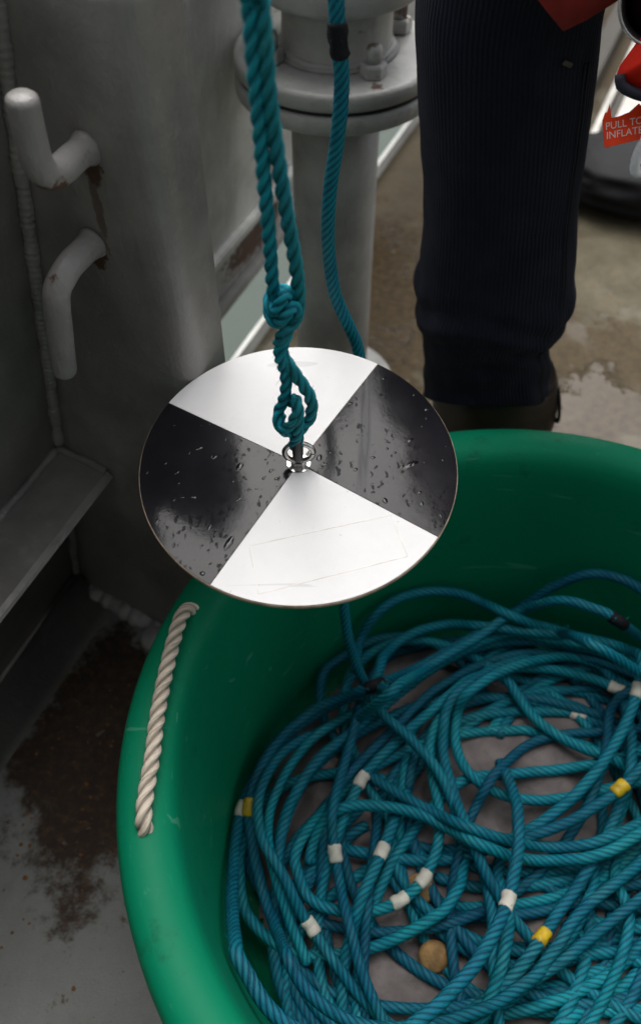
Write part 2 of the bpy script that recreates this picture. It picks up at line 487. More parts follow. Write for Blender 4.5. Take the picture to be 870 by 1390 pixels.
ROPE_PATHS = {
'K':[(473,382,90),(459,396,90),(444,409,90),(428,422,90),(411,433,90),(394,444,90),(376,453,90),(357,461,90),(338,467,90),(318,473,90),(298,477,90),(278,480,90),(258,482,90),(238,482,90),(218,481,90),(197,478,90),(177,475,90),(158,470,90),(138,463,90),(120,456,90),(101,447,90),(84,438,90),(66,427,90),(50,415,90),(35,402,90),(20,388,90),(7,373,95),(-5,358,101),(-17,342,106),(-27,325,108),(-32,306,108),(-26,286,108),(-18,267,108),(-3,255,108),(16,249,108),(37,246,108),(57,247,108),(77,251,108),(95,259,108),(112,270,108),(126,284,108),(137,302,108),(145,320,108),(150,340,108),(152,360,108),(151,380,108),(148,401,108),(147,421,108),(145,441,108),(148,461,108),(156,480,108),(165,498,108),(175,515,106),(186,532,101),(197,547,95),(210,562,90),(224,577,90),(239,590,90),(255,603,90),(272,613,90),(291,620,90),(311,623,90),(332,622,90),(351,618,90),(370,610,90),(387,598,90),(401,584,90),(413,568,90),(421,549,90),(425,529,90),(426,509,90),(425,489,90),(423,469,90),(419,449,90),(414,429,90),(408,410,90),(401,391,90),(392,372,90),(382,355,90),(371,337,90),(359,321,90)],
'N':[(243,76,90),(228,62,90),(212,49,90),(195,39,90),(175,33,90),(155,30,90),(135,31,90),(115,36,90),(96,45,90),(80,56,90),(66,71,90),(55,88,90),(47,107,90),(43,127,90),(42,147,90),(43,168,90),(46,188,90),(49,208,90),(54,228,90),(60,247,90),(68,266,90),(77,285,90),(86,303,90),(97,320,90),(110,336,90),(123,352,91),(136,366,96),(151,379,102),(166,392,107),(183,404,108),(202,411,108),(222,413,108),(242,414,108),(263,416,108),(283,418,108),(303,419,108),(324,422,108),(344,425,108),(364,428,108),(384,432,108),(404,438,108),(423,445,108),(442,451,104),(461,455,99),(481,459,93),(500,460,90),(521,458,90),(540,451,90),(555,439,90),(561,419,90),(566,399,90),(569,379,90),(572,359,90),(573,338,90),(570,318,90),(563,299,90),(553,281,90),(539,266,90),(524,253,90),(505,244,90),(486,238,90),(466,234,90),(446,231,90),(425,230,90),(405,230,90),(385,232,90),(364,234,90),(344,239,90),(325,244,90),(305,251,90)],
'O':[(75,400,108),(75,379,108),(73,358,108),(70,338,108),(67,318,108),(63,298,108),(59,278,111),(57,258,118),(54,238,120),(52,219,113),(50,199,109),(49,179,103),(49,159,98),(51,139,92),(55,120,87),(63,102,84),(75,85,84),(89,70,84),(106,58,84),(125,50,84),(145,45,84),(165,45,84),(186,48,84),(205,55,84),(223,65,84),(239,77,84),(255,90,84),(271,104,84),(285,119,84),(298,135,84),(310,152,84),(321,169,84),(331,187,84),(339,206,84),(347,225,84),(353,245,84),(358,265,84),(361,285,84),(363,306,84)],
'O2':[(119,426,108),(112,406,108),(105,387,108),(98,368,108),(91,348,110),(83,330,116),(75,312,122),(67,294,127),(58,276,131),(49,258,133),(42,239,128),(37,224,115),(31,205,109),(27,186,103),(25,166,98),(25,146,93),(28,126,90),(36,107,90),(47,90,90),(61,75,90),(77,63,90),(96,54,90),(116,49,90),(136,47,90),(157,50,90),(176,57,90),(194,67,90),(211,78,90),(228,91,90),(243,105,90),(257,119,90),(271,135,90),(283,151,90),(295,169,90),(305,187,90),(314,205,90),(321,224,90),(328,244,90),(333,264,90),(337,284,90)],
'S':[(200,337,108),(187,321,108),(178,302,108),(172,282,108),(161,265,108),(148,249,108),(130,238,108),(112,229,104),(93,221,99),(75,215,93),(55,210,90),(35,206,90),(14,203,90),(-7,202,90),(-27,205,90),(-47,212,90),(-64,223,90),(-80,237,90),(-92,253,90),(-98,273,90),(-101,294,90),(-102,314,90),(-99,335,90),(-93,354,90),(-83,373,90),(-70,388,90),(-54,402,90),(-36,411,90),(-16,418,90),(4,421,90),(25,423,90),(46,423,90),(66,422,90),(87,420,90),(107,417,90)],
'T':[(186,344,122),(193,325,121),(200,307,113),(202,287,108),(203,267,108),(204,246,108),(203,225,108),(200,205,113),(198,186,114),(198,166,108),(198,146,103),(200,126,98),(203,106,92),(207,86,87),(213,67,87),(220,47,87),(230,29,87),(244,14,87),(260,1,87),(280,-4,87),(300,-1,87),(320,3,87),(340,9,87),(359,17,87),(377,27,87),(393,41,87),(405,57,87),(414,76,87),(420,96,87),(422,116,87),(420,137,87),(414,157,87),(408,176,87),(400,195,87),(390,214,87),(380,232,87)],
'T2':[(233,332,124),(227,315,114),(220,297,108),(219,276,108),(224,256,108),(223,236,110),(217,217,117),(210,200,125),(203,181,123),(194,163,118),(185,146,112),(174,129,107),(162,113,102),(149,98,96),(135,83,91),(121,70,85),(103,59,85),(84,52,85),(63,48,85),(44,53,85),(27,64,85),(11,78,85),(-4,92,85),(-18,107,85),(-29,125,85),(-36,144,85),(-40,164,85),(-39,185,85),(-35,205,85),(-27,224,85),(-16,241,85),(-2,257,85),(13,271,85),(29,284,85),(45,296,85),(63,308,85)],
'P2':[(336,337,108),(339,316,108),(340,295,108),(333,275,108),(321,258,108),(309,240,108),(296,224,108),(281,209,108),(266,195,106),(250,182,101),(234,169,95),(217,159,90),(198,148,90),(179,140,90),(159,132,90),(139,126,90),(119,121,90),(98,118,90),(77,116,90),(56,117,90),(35,122,90),(16,131,90),(0,144,90),(-14,160,90),(-25,178,90),(-32,197,90),(-35,218,90),(-35,239,90),(-30,260,90),(-22,279,90),(-12,298,90),(-1,316,90),(10,334,90),(23,350,90),(38,366,90),(53,380,90)],
'P3':[(392,337,108),(380,320,108),(368,303,108),(362,283,108),(365,262,108),(367,242,108),(361,222,108),(352,204,108),(342,186,104),(331,169,98),(320,153,93),(307,137,90),(293,122,90),(278,108,90),(261,95,90),(245,82,90),(227,72,90),(209,62,90),(190,53,90),(169,49,90),(149,48,90),(128,51,90),(109,59,90),(91,69,90),(76,83,90),(63,99,90),(54,118,90),(48,138,90),(45,158,90),(44,179,90),(44,200,90),(45,220,90),(48,241,90),(52,261,90),(57,281,90),(64,301,90)],
'C3':[(-21,198,108),(-29,217,108),(-37,236,108),(-43,256,108),(-49,276,108),(-53,297,108),(-52,318,108),(-49,339,108),(-43,359,108),(-36,378,108),(-27,397,108),(-16,415,108),(-2,431,108),(13,445,108),(28,459,105),(44,471,100),(61,483,94),(78,494,90),(97,503,90),(116,512,90),(135,519,90),(156,524,90),(176,529,90),(197,532,90),(218,533,90),(239,533,90),(259,532,90),(280,530,90),(301,526,90),(321,520,90),(341,514,90),(360,506,90),(379,496,90),(397,486,90),(414,474,90),(431,461,90),(446,447,90),(461,432,90),(475,417,90),(487,400,90),(499,382,90),(509,364,90)],
'E2':[(370,136,85),(353,125,85),(335,116,85),(316,107,85),(297,100,85),(278,95,85),(258,90,85),(238,87,85),(217,85,85),(197,84,85),(177,85,85),(156,87,85),(136,91,85),(117,95,85),(97,101,85),(78,109,85),(61,119,85),(46,133,85),(33,149,85),(24,167,85),(17,186,85),(11,206,85),(7,226,85),(4,246,85),(2,266,87),(1,285,92),(2,305,97),(4,325,103),(7,344,108),(11,364,110),(17,383,110),(26,401,108),(39,417,108),(53,432,108),(67,446,108),(82,461,108),(96,475,108),(111,489,108),(125,504,108),(140,518,108),(155,532,108),(171,543,108),(189,554,108),(206,564,108),(225,573,108),(244,581,108),(263,587,108),(283,592,108),(303,594,108),(323,594,108),(344,593,108),(364,590,108),(384,586,108),(403,580,108),(422,571,108),(440,562,108),(458,553,107),(473,541,101),(486,526,96),(496,509,91),(503,490,90),(506,470,90),(506,449,90),(501,430,90),(494,411,90),(483,393,90),(472,376,90),(459,360,90),(446,345,90),(432,331,90),(416,317,90),(400,305,90),(383,294,90),(365,283,90),(347,274,90),(328,267,90),(309,260,90),(289,255,90),(269,251,90),(249,248,90),(229,247,90),(208,247,90),(188,248,90),(168,251,90),(148,255,90)],
'E3':[(346,188,90),(331,174,90),(316,161,90),(299,149,90),(282,138,90),(264,129,90),(246,120,90),(227,113,90),(207,107,90),(187,102,90),(167,98,90),(147,96,90),(127,95,90),(106,95,90),(86,97,90),(67,103,90),(48,112,90),(32,124,90),(19,139,90),(8,157,90),(1,176,90),(-2,196,90),(-3,216,90),(-3,236,90),(-1,257,90),(2,277,91),(7,296,96),(12,315,101),(19,333,107),(27,352,108),(35,370,108),(44,389,108),(53,407,108),(65,423,108),(79,438,108),(94,452,108),(109,466,109),(124,479,111),(140,491,115),(156,503,119),(171,516,120),(187,530,119),(202,543,117),(219,553,113),(238,561,110),(257,567,108),(277,570,108),(298,570,108),(318,569,108),(338,566,108),(358,561,108),(378,555,108),(396,548,108),(415,538,108),(432,529,108),(450,518,107),(465,506,101),(477,491,96),(486,473,91),(493,454,90),(495,434,90),(494,414,90),(490,393,90),(486,374,90),(479,354,90),(472,335,90),(464,317,90),(454,299,90),(443,282,90),(431,265,90),(418,249,90),(404,235,90),(389,221,90),(374,208,90),(357,196,90),(340,185,90),(322,176,90),(303,168,90),(284,160,90),(265,155,90),(245,150,90),(225,147,90),(204,145,90),(184,144,90)],
'E':[(-59,309,122),(-54,329,122),(-48,349,122),(-41,368,122),(-31,386,122),(-21,404,122),(-9,421,122),(4,437,122),(20,450,121),(36,463,120),(51,477,118),(66,491,114),(81,504,111),(96,518,109),(112,532,108),(128,545,108),(144,558,108),(161,570,108),(178,581,108),(196,591,108),(215,599,108),(234,605,108),(255,610,108),(275,612,109),(296,612,111),(316,609,115),(335,605,119),(356,601,121),(376,596,122),(395,590,122),(415,583,122),(434,575,122),(453,567,122),(469,556,116),(484,542,111),(495,526,106),(504,508,100),(509,489,95),(510,470,89),(508,450,86),(502,430,86),(493,412,86),(480,395,86),(467,380,86),(452,365,86),(437,351,86),(420,339,86),(403,328,86),(385,317,86),(367,308,86),(348,300,86),(328,294,86),(308,289,86),(288,285,86),(268,282,86),(247,281,86),(226,281,86),(206,282,86),(185,285,86),(165,289,86),(145,295,86)],
'D':[(-15,193,132),(-24,211,126),(-33,229,122),(-41,248,122),(-49,267,123),(-55,286,127),(-61,304,134),(-65,324,131),(-66,340,119),(-66,359,110),(-62,378,108),(-54,398,108),(-46,416,108),(-35,434,108),(-23,450,108),(-9,466,108),(7,478,108),(24,489,108),(42,498,112),(60,506,120),(78,514,124),(95,525,124),(113,535,123),(130,546,122),(148,556,122),(165,567,122),(183,578,122),(201,588,122),(219,597,122),(238,606,123),(257,613,124),(277,616,127),(297,612,130),(316,605,133),(335,600,135),(356,596,135),(376,593,136),(396,589,136),(416,583,136),(434,574,136),(452,565,135),(468,553,129),(481,538,124),(491,521,118),(497,502,113),(501,483,108),(500,463,102),(497,444,97),(489,425,91),(479,408,88),(468,391,88),(456,374,88),(442,359,88),(428,344,88),(413,331,88),(396,318,88),(379,307,88),(362,296,88),(343,287,88),(324,279,88),(305,273,88),(285,267,88),(265,263,88),(245,260,88),(224,259,88),(204,259,88),(183,260,88),(163,263,88),(143,267,88)],
'L':[(366,262,87),(380,277,87),(392,293,87),(403,310,87),(414,328,87),(423,346,87),(431,365,87),(437,384,87),(443,404,87),(447,424,87),(450,444,87),(451,464,87),(451,485,87),(450,505,87),(445,525,87),(436,543,87),(424,559,87),(409,573,87),(392,584,87),(373,591,87),(353,595,90),(333,595,96),(314,592,101),(295,585,107),(277,578,112),(259,570,117),(242,560,123),(226,549,128),(210,537,133),(194,525,135),(179,511,132),(170,495,124),(166,476,119),(164,458,110),(164,437,109),(165,418,115),(168,398,120),(172,378,120),(175,360,127),(179,341,135),(185,322,134),(192,304,129),(200,286,123),(210,269,118),(221,252,112),(232,236,107),(245,221,102),(259,207,96),(273,193,91),(288,181,88),(305,169,88),(322,158,88),(340,148,88),(359,140,88),(378,133,88),(398,127,88),(417,122,88),(438,121,88),(458,124,88),(477,131,88),(495,141,88),(510,154,88),(523,169,88),(533,187,88),(539,206,88),(542,227,88),(541,247,88),(536,267,88),(527,285,88)],
'L2':[(344,267,88),(360,279,88),(375,292,88),(390,306,88),(403,321,88),(416,337,88),(428,354,88),(438,371,88),(447,389,88),(455,408,88),(462,427,88),(468,446,88),(472,466,88),(473,486,88),(469,506,88),(462,525,88),(452,542,88),(438,557,88),(423,569,91),(405,578,97),(387,584,102),(367,587,107),(348,586,113),(329,581,118),(310,575,123),(292,568,129),(274,560,134),(257,551,139),(240,541,145),(224,530,148),(207,518,148),(193,508,140),(188,501,121),(185,486,109),(182,466,108),(183,446,109),(186,428,116),(194,410,121),(209,398,116),(226,391,109),(246,384,108),(265,381,108),(286,380,108),(306,382,108),(326,385,108),(346,389,108),(366,393,110),(385,396,114),(403,398,123),(421,398,127),(441,397,121),(460,395,116),(479,392,111),(498,388,105),(516,380,100),(532,369,95),(546,355,89),(558,339,87),(566,320,87),(570,301,87),(569,281,87),(565,261,87),(559,241,87),(549,224,87),(536,208,87),(521,195,87),(503,185,87),(484,179,87),(464,177,87),(444,178,87),(424,181,87),(404,186,87),(385,192,87),(366,199,87),(347,207,87),(329,216,87),(312,227,87),(295,239,87)],
'M':[(387,83,85),(378,65,85),(366,48,85),(351,35,85),(334,24,85),(315,17,85),(295,13,85),(275,13,85),(255,17,85),(236,24,85),(219,35,85),(204,49,85),(192,66,85),(183,84,85),(175,103,85),(169,122,85),(163,142,85),(160,162,85),(157,182,85),(156,203,85),(156,223,85),(157,243,85),(160,264,85),(164,283,87),(169,302,92),(175,321,97),(183,339,103),(191,357,108),(201,374,114),(209,386,127),(221,402,129),(234,417,123),(248,430,117),(262,443,111),(279,455,108),(298,463,108),(317,467,108),(338,471,108),(358,472,108),(378,473,108),(399,475,108),(419,477,108),(439,479,107),(459,480,102),(478,479,96),(498,475,91),(516,467,90),(533,456,90),(548,442,90),(558,425,90),(564,406,90),(568,386,90),(569,365,90),(566,345,90),(560,326,90),(550,308,90),(537,292,90),(521,279,90),(503,270,90),(484,264,90),(464,259,90),(444,256,90),(423,254,90),(403,254,90),(383,255,90),(362,257,90),(342,260,90),(322,265,90),(303,271,90),(284,278,90),(265,287,90)],
'U':[(143,306,88),(127,319,88),(113,334,88),(99,350,88),(87,366,88),(76,383,88),(66,401,88),(57,420,88),(49,439,88),(43,459,88),(37,479,88),(34,499,88),(32,519,88),(34,540,88),(40,559,88),(49,578,88),(62,594,88),(78,607,88),(96,617,88),(116,624,88),(136,626,88),(156,625,88),(176,620,88),(194,612,91),(211,600,97),(225,587,102),(239,573,107),(252,557,113),(264,541,118),(274,525,112),(284,507,110),(294,489,114),(306,473,119),(322,460,120),(340,451,118),(358,442,119),(377,434,121),(395,425,116),(412,414,110),(428,403,105),(444,391,100),(458,377,94),(472,363,89),(485,348,85),(498,332,85),(509,314,85),(516,295,85),(520,275,85),(519,254,85),(515,234,85),(507,215,85),(495,198,85),(481,183,85),(464,172,85),(445,164,85),(425,157,85),(405,153,85),(385,149,85),(365,147,85),(344,146,85),(323,147,85),(303,149,85),(283,152,85),(262,156,85),(243,162,85)],
'V':[(275,290,87),(295,285,87),(316,282,87),(336,280,87),(356,280,87),(377,281,87),(397,283,87),(417,286,87),(437,291,87),(457,297,87),(476,304,87),(495,313,87),(512,323,87),(528,337,87),(541,353,87),(550,371,87),(556,390,87),(558,411,87),(556,431,87),(550,451,87),(542,470,87),(533,488,87),(524,506,90),(514,522,96),(503,538,103),(489,551,111),(470,548,116),(451,541,121),(434,531,122),(416,521,119),(401,507,117),(392,490,120),(386,471,125),(380,452,130),(372,433,133),(364,415,129),(355,397,124),(346,380,119),(335,363,113),(323,347,108),(310,332,102),(297,318,97),(282,305,92),(267,292,89),(250,280,89),(232,269,89),(214,260,89),(196,251,89),(176,244,89),(157,238,89),(137,234,89),(117,231,89),(96,229,89),(76,228,89),(55,229,89),(35,231,89),(15,235,89),(-5,239,89),(-25,245,89),(-43,254,89),(-60,265,89),(-75,280,89),(-86,297,89),(-94,315,89),(-99,335,89)],
'Q':[(52,358,86),(37,344,86),(22,330,86),(8,315,86),(-4,299,86),(-16,282,86),(-26,265,86),(-34,247,86),(-39,227,86),(-39,207,86),(-36,187,86),(-30,167,86),(-20,150,86),(-7,134,86),(9,122,86),(27,112,86),(47,107,86),(67,105,86),(87,106,86),(107,110,86),(127,115,86),(146,121,86),(165,129,88),(182,137,93),(200,147,98),(216,157,104),(232,169,109),(247,181,114),(261,195,120),(275,209,122),(288,225,122),(302,239,122),(318,252,122),(335,263,122),(352,274,122),(369,285,120),(385,296,114),(400,309,109),(414,322,104),(428,337,98),(440,352,93),(451,368,88),(462,385,86),(472,403,86),(480,421,86),(488,440,86),(493,460,86),(494,480,86),(492,500,86),(486,519,86),(477,537,86),(464,553,86),(448,566,86),(430,576,86),(411,582,86),(391,585,86),(371,584,86),(351,580,86),(332,573,86),(314,564,86),(296,555,86),(279,544,86),(262,532,86),(246,519,86)],
'P':[(60,360,85),(42,349,85),(26,338,85),(10,325,85),(-5,311,85),(-19,296,85),(-32,281,85),(-43,264,85),(-51,245,85),(-55,225,85),(-55,205,85),(-51,185,85),(-44,166,85),(-33,149,85),(-20,134,85),(-3,122,85),(15,113,85),(34,108,85),(55,106,85),(75,108,85),(95,113,85),(114,118,87),(132,125,92),(150,133,98),(167,142,103),(184,152,108),(200,163,114),(216,175,119),(230,188,124),(244,202,123),(257,217,118),(271,231,113),(284,246,109),(298,260,108),(312,275,110),(324,290,116),(337,306,119),(349,322,118),(361,338,115),(372,355,113),(382,372,119),(389,387,131),(396,404,139),(402,422,138),(408,441,132),(413,460,127),(416,480,122),(418,499,116),(419,519,111),(418,538,106),(414,558,100),(407,576,95),(397,592,90),(384,607,86),(368,620,86),(350,629,86),(331,635,86),(310,637,86),(290,635,86),(271,629,86),(253,620,86),(237,608,86),(223,593,86),(211,576,86),(200,559,86),(190,542,86),(182,523,86),(174,504,86),(168,485,86),(163,465,86),(160,445,86),(157,425,86)],
'R':[(27,398,90),(11,385,90),(-3,370,90),(-17,355,90),(-29,339,90),(-40,322,90),(-49,303,90),(-54,283,90),(-56,263,90),(-53,243,90),(-47,223,90),(-37,205,90),(-24,190,90),(-8,176,90),(9,166,90),(29,160,90),(49,155,90),(69,151,90),(89,149,90),(110,148,90),(130,148,90),(151,149,90),(171,152,90),(191,156,92),(210,162,98),(228,168,103),(247,176,109),(264,185,114),(282,195,119),(298,206,116),(315,217,112),(332,228,112),(349,239,117),(366,249,121),(384,260,121),(400,271,116),(415,283,110),(430,296,105),(444,311,99),(457,326,94),(469,341,89),(480,358,86),(490,376,86),(499,394,86),(506,413,86),(509,434,86),(509,454,86),(505,474,86),(497,493,86),(485,510,86),(471,524,86),(454,536,86),(435,544,86),(415,549,86),(395,549,86),(375,548,86),(354,545,86),(334,540,86),(315,535,86),(295,528,86),(276,520,86),(258,510,86),(241,500,86)],
'J2':[(252,527,85),(241,545,85),(230,561,85),(217,577,85),(204,593,85),(189,607,85),(173,619,85),(155,628,85),(136,633,85),(115,634,85),(95,632,85),(76,627,85),(58,617,85),(41,606,85),(25,594,85),(9,581,85),(1,563,85),(-1,542,85),(0,522,85),(5,503,85),(14,484,85),(24,467,85),(36,451,87),(48,436,93),(61,421,98),(75,407,103),(90,395,109),(106,383,114),(122,372,119),(139,362,122),(153,351,131),(166,341,142),(183,332,148),(203,326,144),(221,323,138),(240,321,130),(258,321,121),(277,320,115),(297,319,116),(316,318,124),(335,320,130),(354,326,132),(373,333,129),(391,342,124),(408,351,120),(425,361,115),(441,372,110),(456,384,104),(471,397,99),(484,412,94),(497,426,88),(508,443,86),(515,462,86),(519,482,86),(519,502,86),(514,521,86),(502,537,86),(489,553,86),(475,568,86),(458,580,86),(440,588,86),(420,593,86),(400,595,86),(380,592,86),(361,586,86),(343,576,86),(327,565,86),(311,552,86),(296,539,86),(282,524,86),(269,509,86),(256,492,86),(245,475,86)],
'J':[(-13,305,134),(-11,322,122),(-3,341,122),(10,356,124),(28,365,123),(49,369,122),(69,368,122),(89,366,123),(110,362,122),(129,356,121),(147,347,122),(164,336,127),(176,324,139),(191,314,145),(210,309,139),(228,306,129),(246,305,120),(265,305,111),(285,305,110),(303,303,119),(321,302,129),(341,306,133),(360,313,134),(378,322,137),(396,331,139),(413,341,134),(430,352,128),(445,365,123),(460,378,117),(474,392,112),(487,407,107),(498,423,101),(505,441,96),(510,461,90),(511,480,86),(508,501,86),(501,520,86),(491,538,86),(477,553,86),(461,566,86),(443,575,86),(423,581,86),(403,583,86),(382,581,86),(363,575,86),(344,567,86),(326,558,86),(308,548,86),(291,536,86),(275,523,86),(259,510,86),(245,495,86),(232,479,86)],
'I':[(78,556,121),(67,539,118),(59,522,126),(53,504,133),(49,484,134),(44,464,133),(38,445,128),(32,426,123),(26,407,124),(21,387,129),(17,368,135),(14,348,134),(15,330,125),(18,311,119),(21,291,114),(24,271,117),(27,253,127),(31,235,135),(36,215,135),(41,196,129),(48,177,124),(56,159,119),(65,142,113),(75,125,108),(87,108,102),(99,93,97),(113,79,92),(130,68,88),(148,60,88),(168,55,88),(189,54,88),(209,57,88),(228,64,88),(247,73,88),(265,82,88),(283,92,88),(300,104,88),(316,117,88),(331,131,88),(345,146,88),(359,161,88),(371,178,88),(382,195,88),(392,213,88),(401,231,88),(408,250,88),(414,270,88),(419,290,88)],
'B1':[(238,430,141),(240,411,146),(241,391,152),(241,371,157),(240,351,163),(237,332,168),(234,312,173),(229,293,179),(222,275,184),(215,256,190),(207,238,195),(197,221,200),(186,204,206),(174,188,211),(162,173,217),(148,159,222),(133,146,227),(118,133,233),(102,122,238),(85,111,244),(68,102,249),(49,96,254),(29,94,260),(10,95,265),(-9,100,271),(-27,108,276),(-44,119,281),(-58,133,287),(-69,149,292),(-80,165,296),(-84,179,281),(-87,190,264),(-90,201,247),(-93,213,231),(-95,225,214),(-98,237,198),(-100,251,183),(-101,265,168),(-103,279,154),(-104,295,140),(-105,311,128),(-105,329,118),(-104,348,111),(-101,368,108),(-95,388,108),(-87,407,108),(-78,425,108),(-67,443,108),(-54,459,108),(-40,474,108),(-25,487,108),(-8,499,108),(10,507,114),(26,510,126),(42,511,139),(59,512,151),(70,508,167),(76,501,185),(81,494,204),(84,486,223),(88,479,241),(91,471,260)],
'B':[(373,392,89),(369,372,89),(365,353,89),(359,333,89),(352,314,89),(344,296,89),(334,278,89),(324,260,89),(312,244,91),(300,229,97),(287,214,102),(272,201,107),(258,188,113),(242,176,118),(225,166,123),(208,156,129),(191,147,134),(173,140,140),(154,134,145),(135,128,150),(116,124,156),(97,122,161),(77,120,166),(57,120,172),(38,123,177),(20,129,182),(3,138,188),(-13,150,193),(-26,165,198),(-35,181,202),(-39,191,184),(-43,200,167),(-46,210,149),(-51,221,133),(-56,235,118),(-63,251,110),(-70,270,108),(-76,289,108),(-82,309,108),(-86,329,108),(-90,348,113),(-91,367,121),(-88,387,122),(-83,406,122),(-75,425,122),(-65,443,122),(-53,459,122),(-39,474,122),(-23,486,125),(-7,496,131),(11,501,140),(28,503,151),(42,502,165),(55,500,181),(71,502,190),(85,512,181),(96,523,168),(108,534,155),(121,545,144),(136,556,138),(154,567,136),(172,577,136),(189,587,136),(206,598,136),(223,609,134),(239,621,129),(254,633,124),(271,644,123),(287,650,134),(299,652,150),(310,652,167),(321,653,184),(333,652,200),(347,651,216),(362,649,229),(380,646,236),(399,638,240),(416,628,242),(433,617,238),(448,605,232),(460,589,227),(469,572,222),(475,553,216),(478,534,211),(477,514,206),(472,495,200),(465,477,195),(454,461,190),(443,445,184),(430,430,179),(417,415,174),(403,402,168),(388,389,163),(372,378,158),(356,367,152),(338,358,147),(321,349,142),(303,342,136),(284,336,131),(265,331,126),(246,327,120),(226,324,115),(207,323,110),(187,323,104),(168,324,99),(148,326,93),(129,330,89),(109,335,89)],
'B3':[(476,228,88),(467,209,88),(457,191,88),(446,174,88),(434,157,88),(421,141,88),(407,126,88),(391,112,88),(375,100,88),(358,89,88),(339,82,88),(319,77,88),(298,74,88),(278,72,88),(257,72,88),(237,73,88),(216,75,88),(196,79,88),(176,84,88),(156,90,88),(137,98,88),(119,107,88),(101,117,88),(84,128,91),(68,139,97),(53,152,102),(38,166,107),(25,181,113),(12,196,118),(1,212,113),(-11,229,113),(-23,243,122),(-32,257,134),(-41,273,142),(-52,290,147),(-64,307,148),(-72,325,146),(-77,345,140),(-79,365,136),(-76,385,135),(-70,404,129),(-64,421,120),(-53,438,118),(-38,453,121),(-22,466,122),(-5,477,122),(12,489,122)],
'G':[(72,515,194),(76,529,180),(80,543,164),(83,557,149),(87,571,135),(93,585,121),(103,601,112),(117,615,108),(135,626,108),(154,634,108),(174,639,108),(194,640,111),(210,632,122),(222,623,136),(240,616,144),(260,613,146),(280,610,146),(301,606,147),(322,604,147),(342,604,144),(362,604,139),(382,600,138),(399,591,145),(417,581,150),(427,568,161),(428,555,177),(428,540,187),(424,520,182),(417,502,176),(408,483,171),(399,466,165),(388,449,160),(376,433,155),(363,417,149),(350,403,144),(335,389,138),(320,376,133),(304,365,127),(287,354,122),(269,344,116),(251,336,111),(232,329,105),(213,323,100),(194,318,95),(174,315,89),(154,312,87),(133,311,87),(112,312,87),(92,314,87),(71,317,87),(51,321,87),(31,327,87),(12,334,87),(-7,342,87),(-26,352,87)],
'H':[(52,469,195),(62,468,212),(72,466,230),(86,470,242),(97,482,231),(105,494,216),(113,505,201),(121,517,186),(129,529,171),(139,541,158),(152,553,150),(169,564,149),(187,575,150),(205,585,151),(222,595,153),(239,606,157),(255,618,158),(273,628,158),(287,629,172),(295,623,190),(301,615,208),(308,608,225),(319,600,241),(335,591,250),(352,581,254),(370,571,256),(386,561,251),(398,564,236),(409,569,219),(420,575,203),(432,578,187),(449,573,178),(467,565,173),(484,555,167),(498,541,162),(509,525,156),(518,507,151),(523,488,146),(524,469,140),(522,449,135),(516,430,130),(508,413,124),(496,397,119),(482,383,113),(467,370,108),(452,358,103),(435,347,97),(418,337,92),(401,328,86),(382,320,85),(363,313,85),(343,307,85),(323,303,85),(303,300,85),(282,299,85),(262,298,85),(242,299,85),(221,302,85),(201,305,85),(181,310,85)],
'F':[(48,550,174),(50,563,158),(51,576,142),(53,589,126),(55,605,114),(62,617,126),(71,625,143),(84,635,156),(100,646,161),(118,655,163),(138,661,163),(158,665,162),(178,667,159),(198,668,153),(217,667,145),(234,658,144),(244,644,155),(254,630,166),(270,619,169),(289,615,162),(307,615,152),(325,615,144),(338,604,153),(341,592,169),(341,580,186),(340,568,202),(339,556,219),(340,543,235),(344,529,249),(361,521,246),(378,517,235),(394,515,222),(409,513,209),(427,508,201),(446,501,196),(464,493,190),(480,481,185),(494,467,179),(505,451,174),(512,432,169),(516,413,163),(517,393,158),(514,374,152),(507,355,147),(498,337,142),(489,320,136),(478,303,131),(466,287,125),(453,272,120),(440,258,115),(425,245,109),(409,232,104),(393,221,98),(376,211,93),(359,201,88),(340,193,84),(321,186,84),(301,180,84),(281,175,84),(261,172,84),(241,170,84),(220,169,84)],
}
TAPES = [('white', 'C3', 31), ('white', 'E3', 53), ('white', 'G', 28), ('white', 'E3', 32), ('white', 'O2', 6), ('white', 'I', 13), ('white', 'K', 40), ('white', 'B3', 30), ('white', 'K', 38), ('white', 'B1', 10), ('white', 'B1', 43), ('yellow', 'B', 41), ('yellow', 'B', 93), ('yellow', 'P', 30), ('black', 'H', 26), ('black', 'B', 54)]

# ------------------------------------------------------------------ setting: sea, hull, deck, added shade block
U = np.array([.398, .917, 0.]); NI = np.array([.917, -.398, 0.])      # along the ship's side, and inboard from it
EDGE = np.array([-.141, 1.396, 0.])
def quad_sheet(pts): return from_np(np.array(pts, float), [tuple(range(len(pts)))])

s = 3000.0
sea = put('sea', quad_sheet([(-s, -s, -2.6), (s, -s, -2.6), (s, s, -2.6), (-s, s, -2.6)]), M['sea']); sea['kind'] = 'structure'

bm = bmesh.new()
A = EDGE - U * 6; B = EDGE + U * 9
top = [A, B, B + NI * 9, A + NI * 9]
vt = [bm.verts.new(tuple(p)) for p in top]; vb = [bm.verts.new(tuple(p + np.array([0, 0, -.03]))) for p in top]
bm.faces.new(vt); bm.faces.new(vb[::-1])
for i in range(4): bm.faces.new((vt[i], vb[i], vb[(i + 1) % 4], vt[(i + 1) % 4]))
deck = put('deck', from_bm(bm), M['deck']); deck['kind'] = 'structure'

bm = bmesh.new()
a, b = A + NI * .03, B + NI * .03
vs = [bm.verts.new((p[0], p[1], z)) for z in (-.034, -3.2) for p in (a, b, b + NI * 8.9, a + NI * 8.9)]
for i in range(4):
    j = (i + 1) % 4; bm.faces.new((vs[i], vs[j], vs[j + 4], vs[i + 4]))
hull = put('hull', from_bm(bm), M['wall']); hull['kind'] = 'structure'

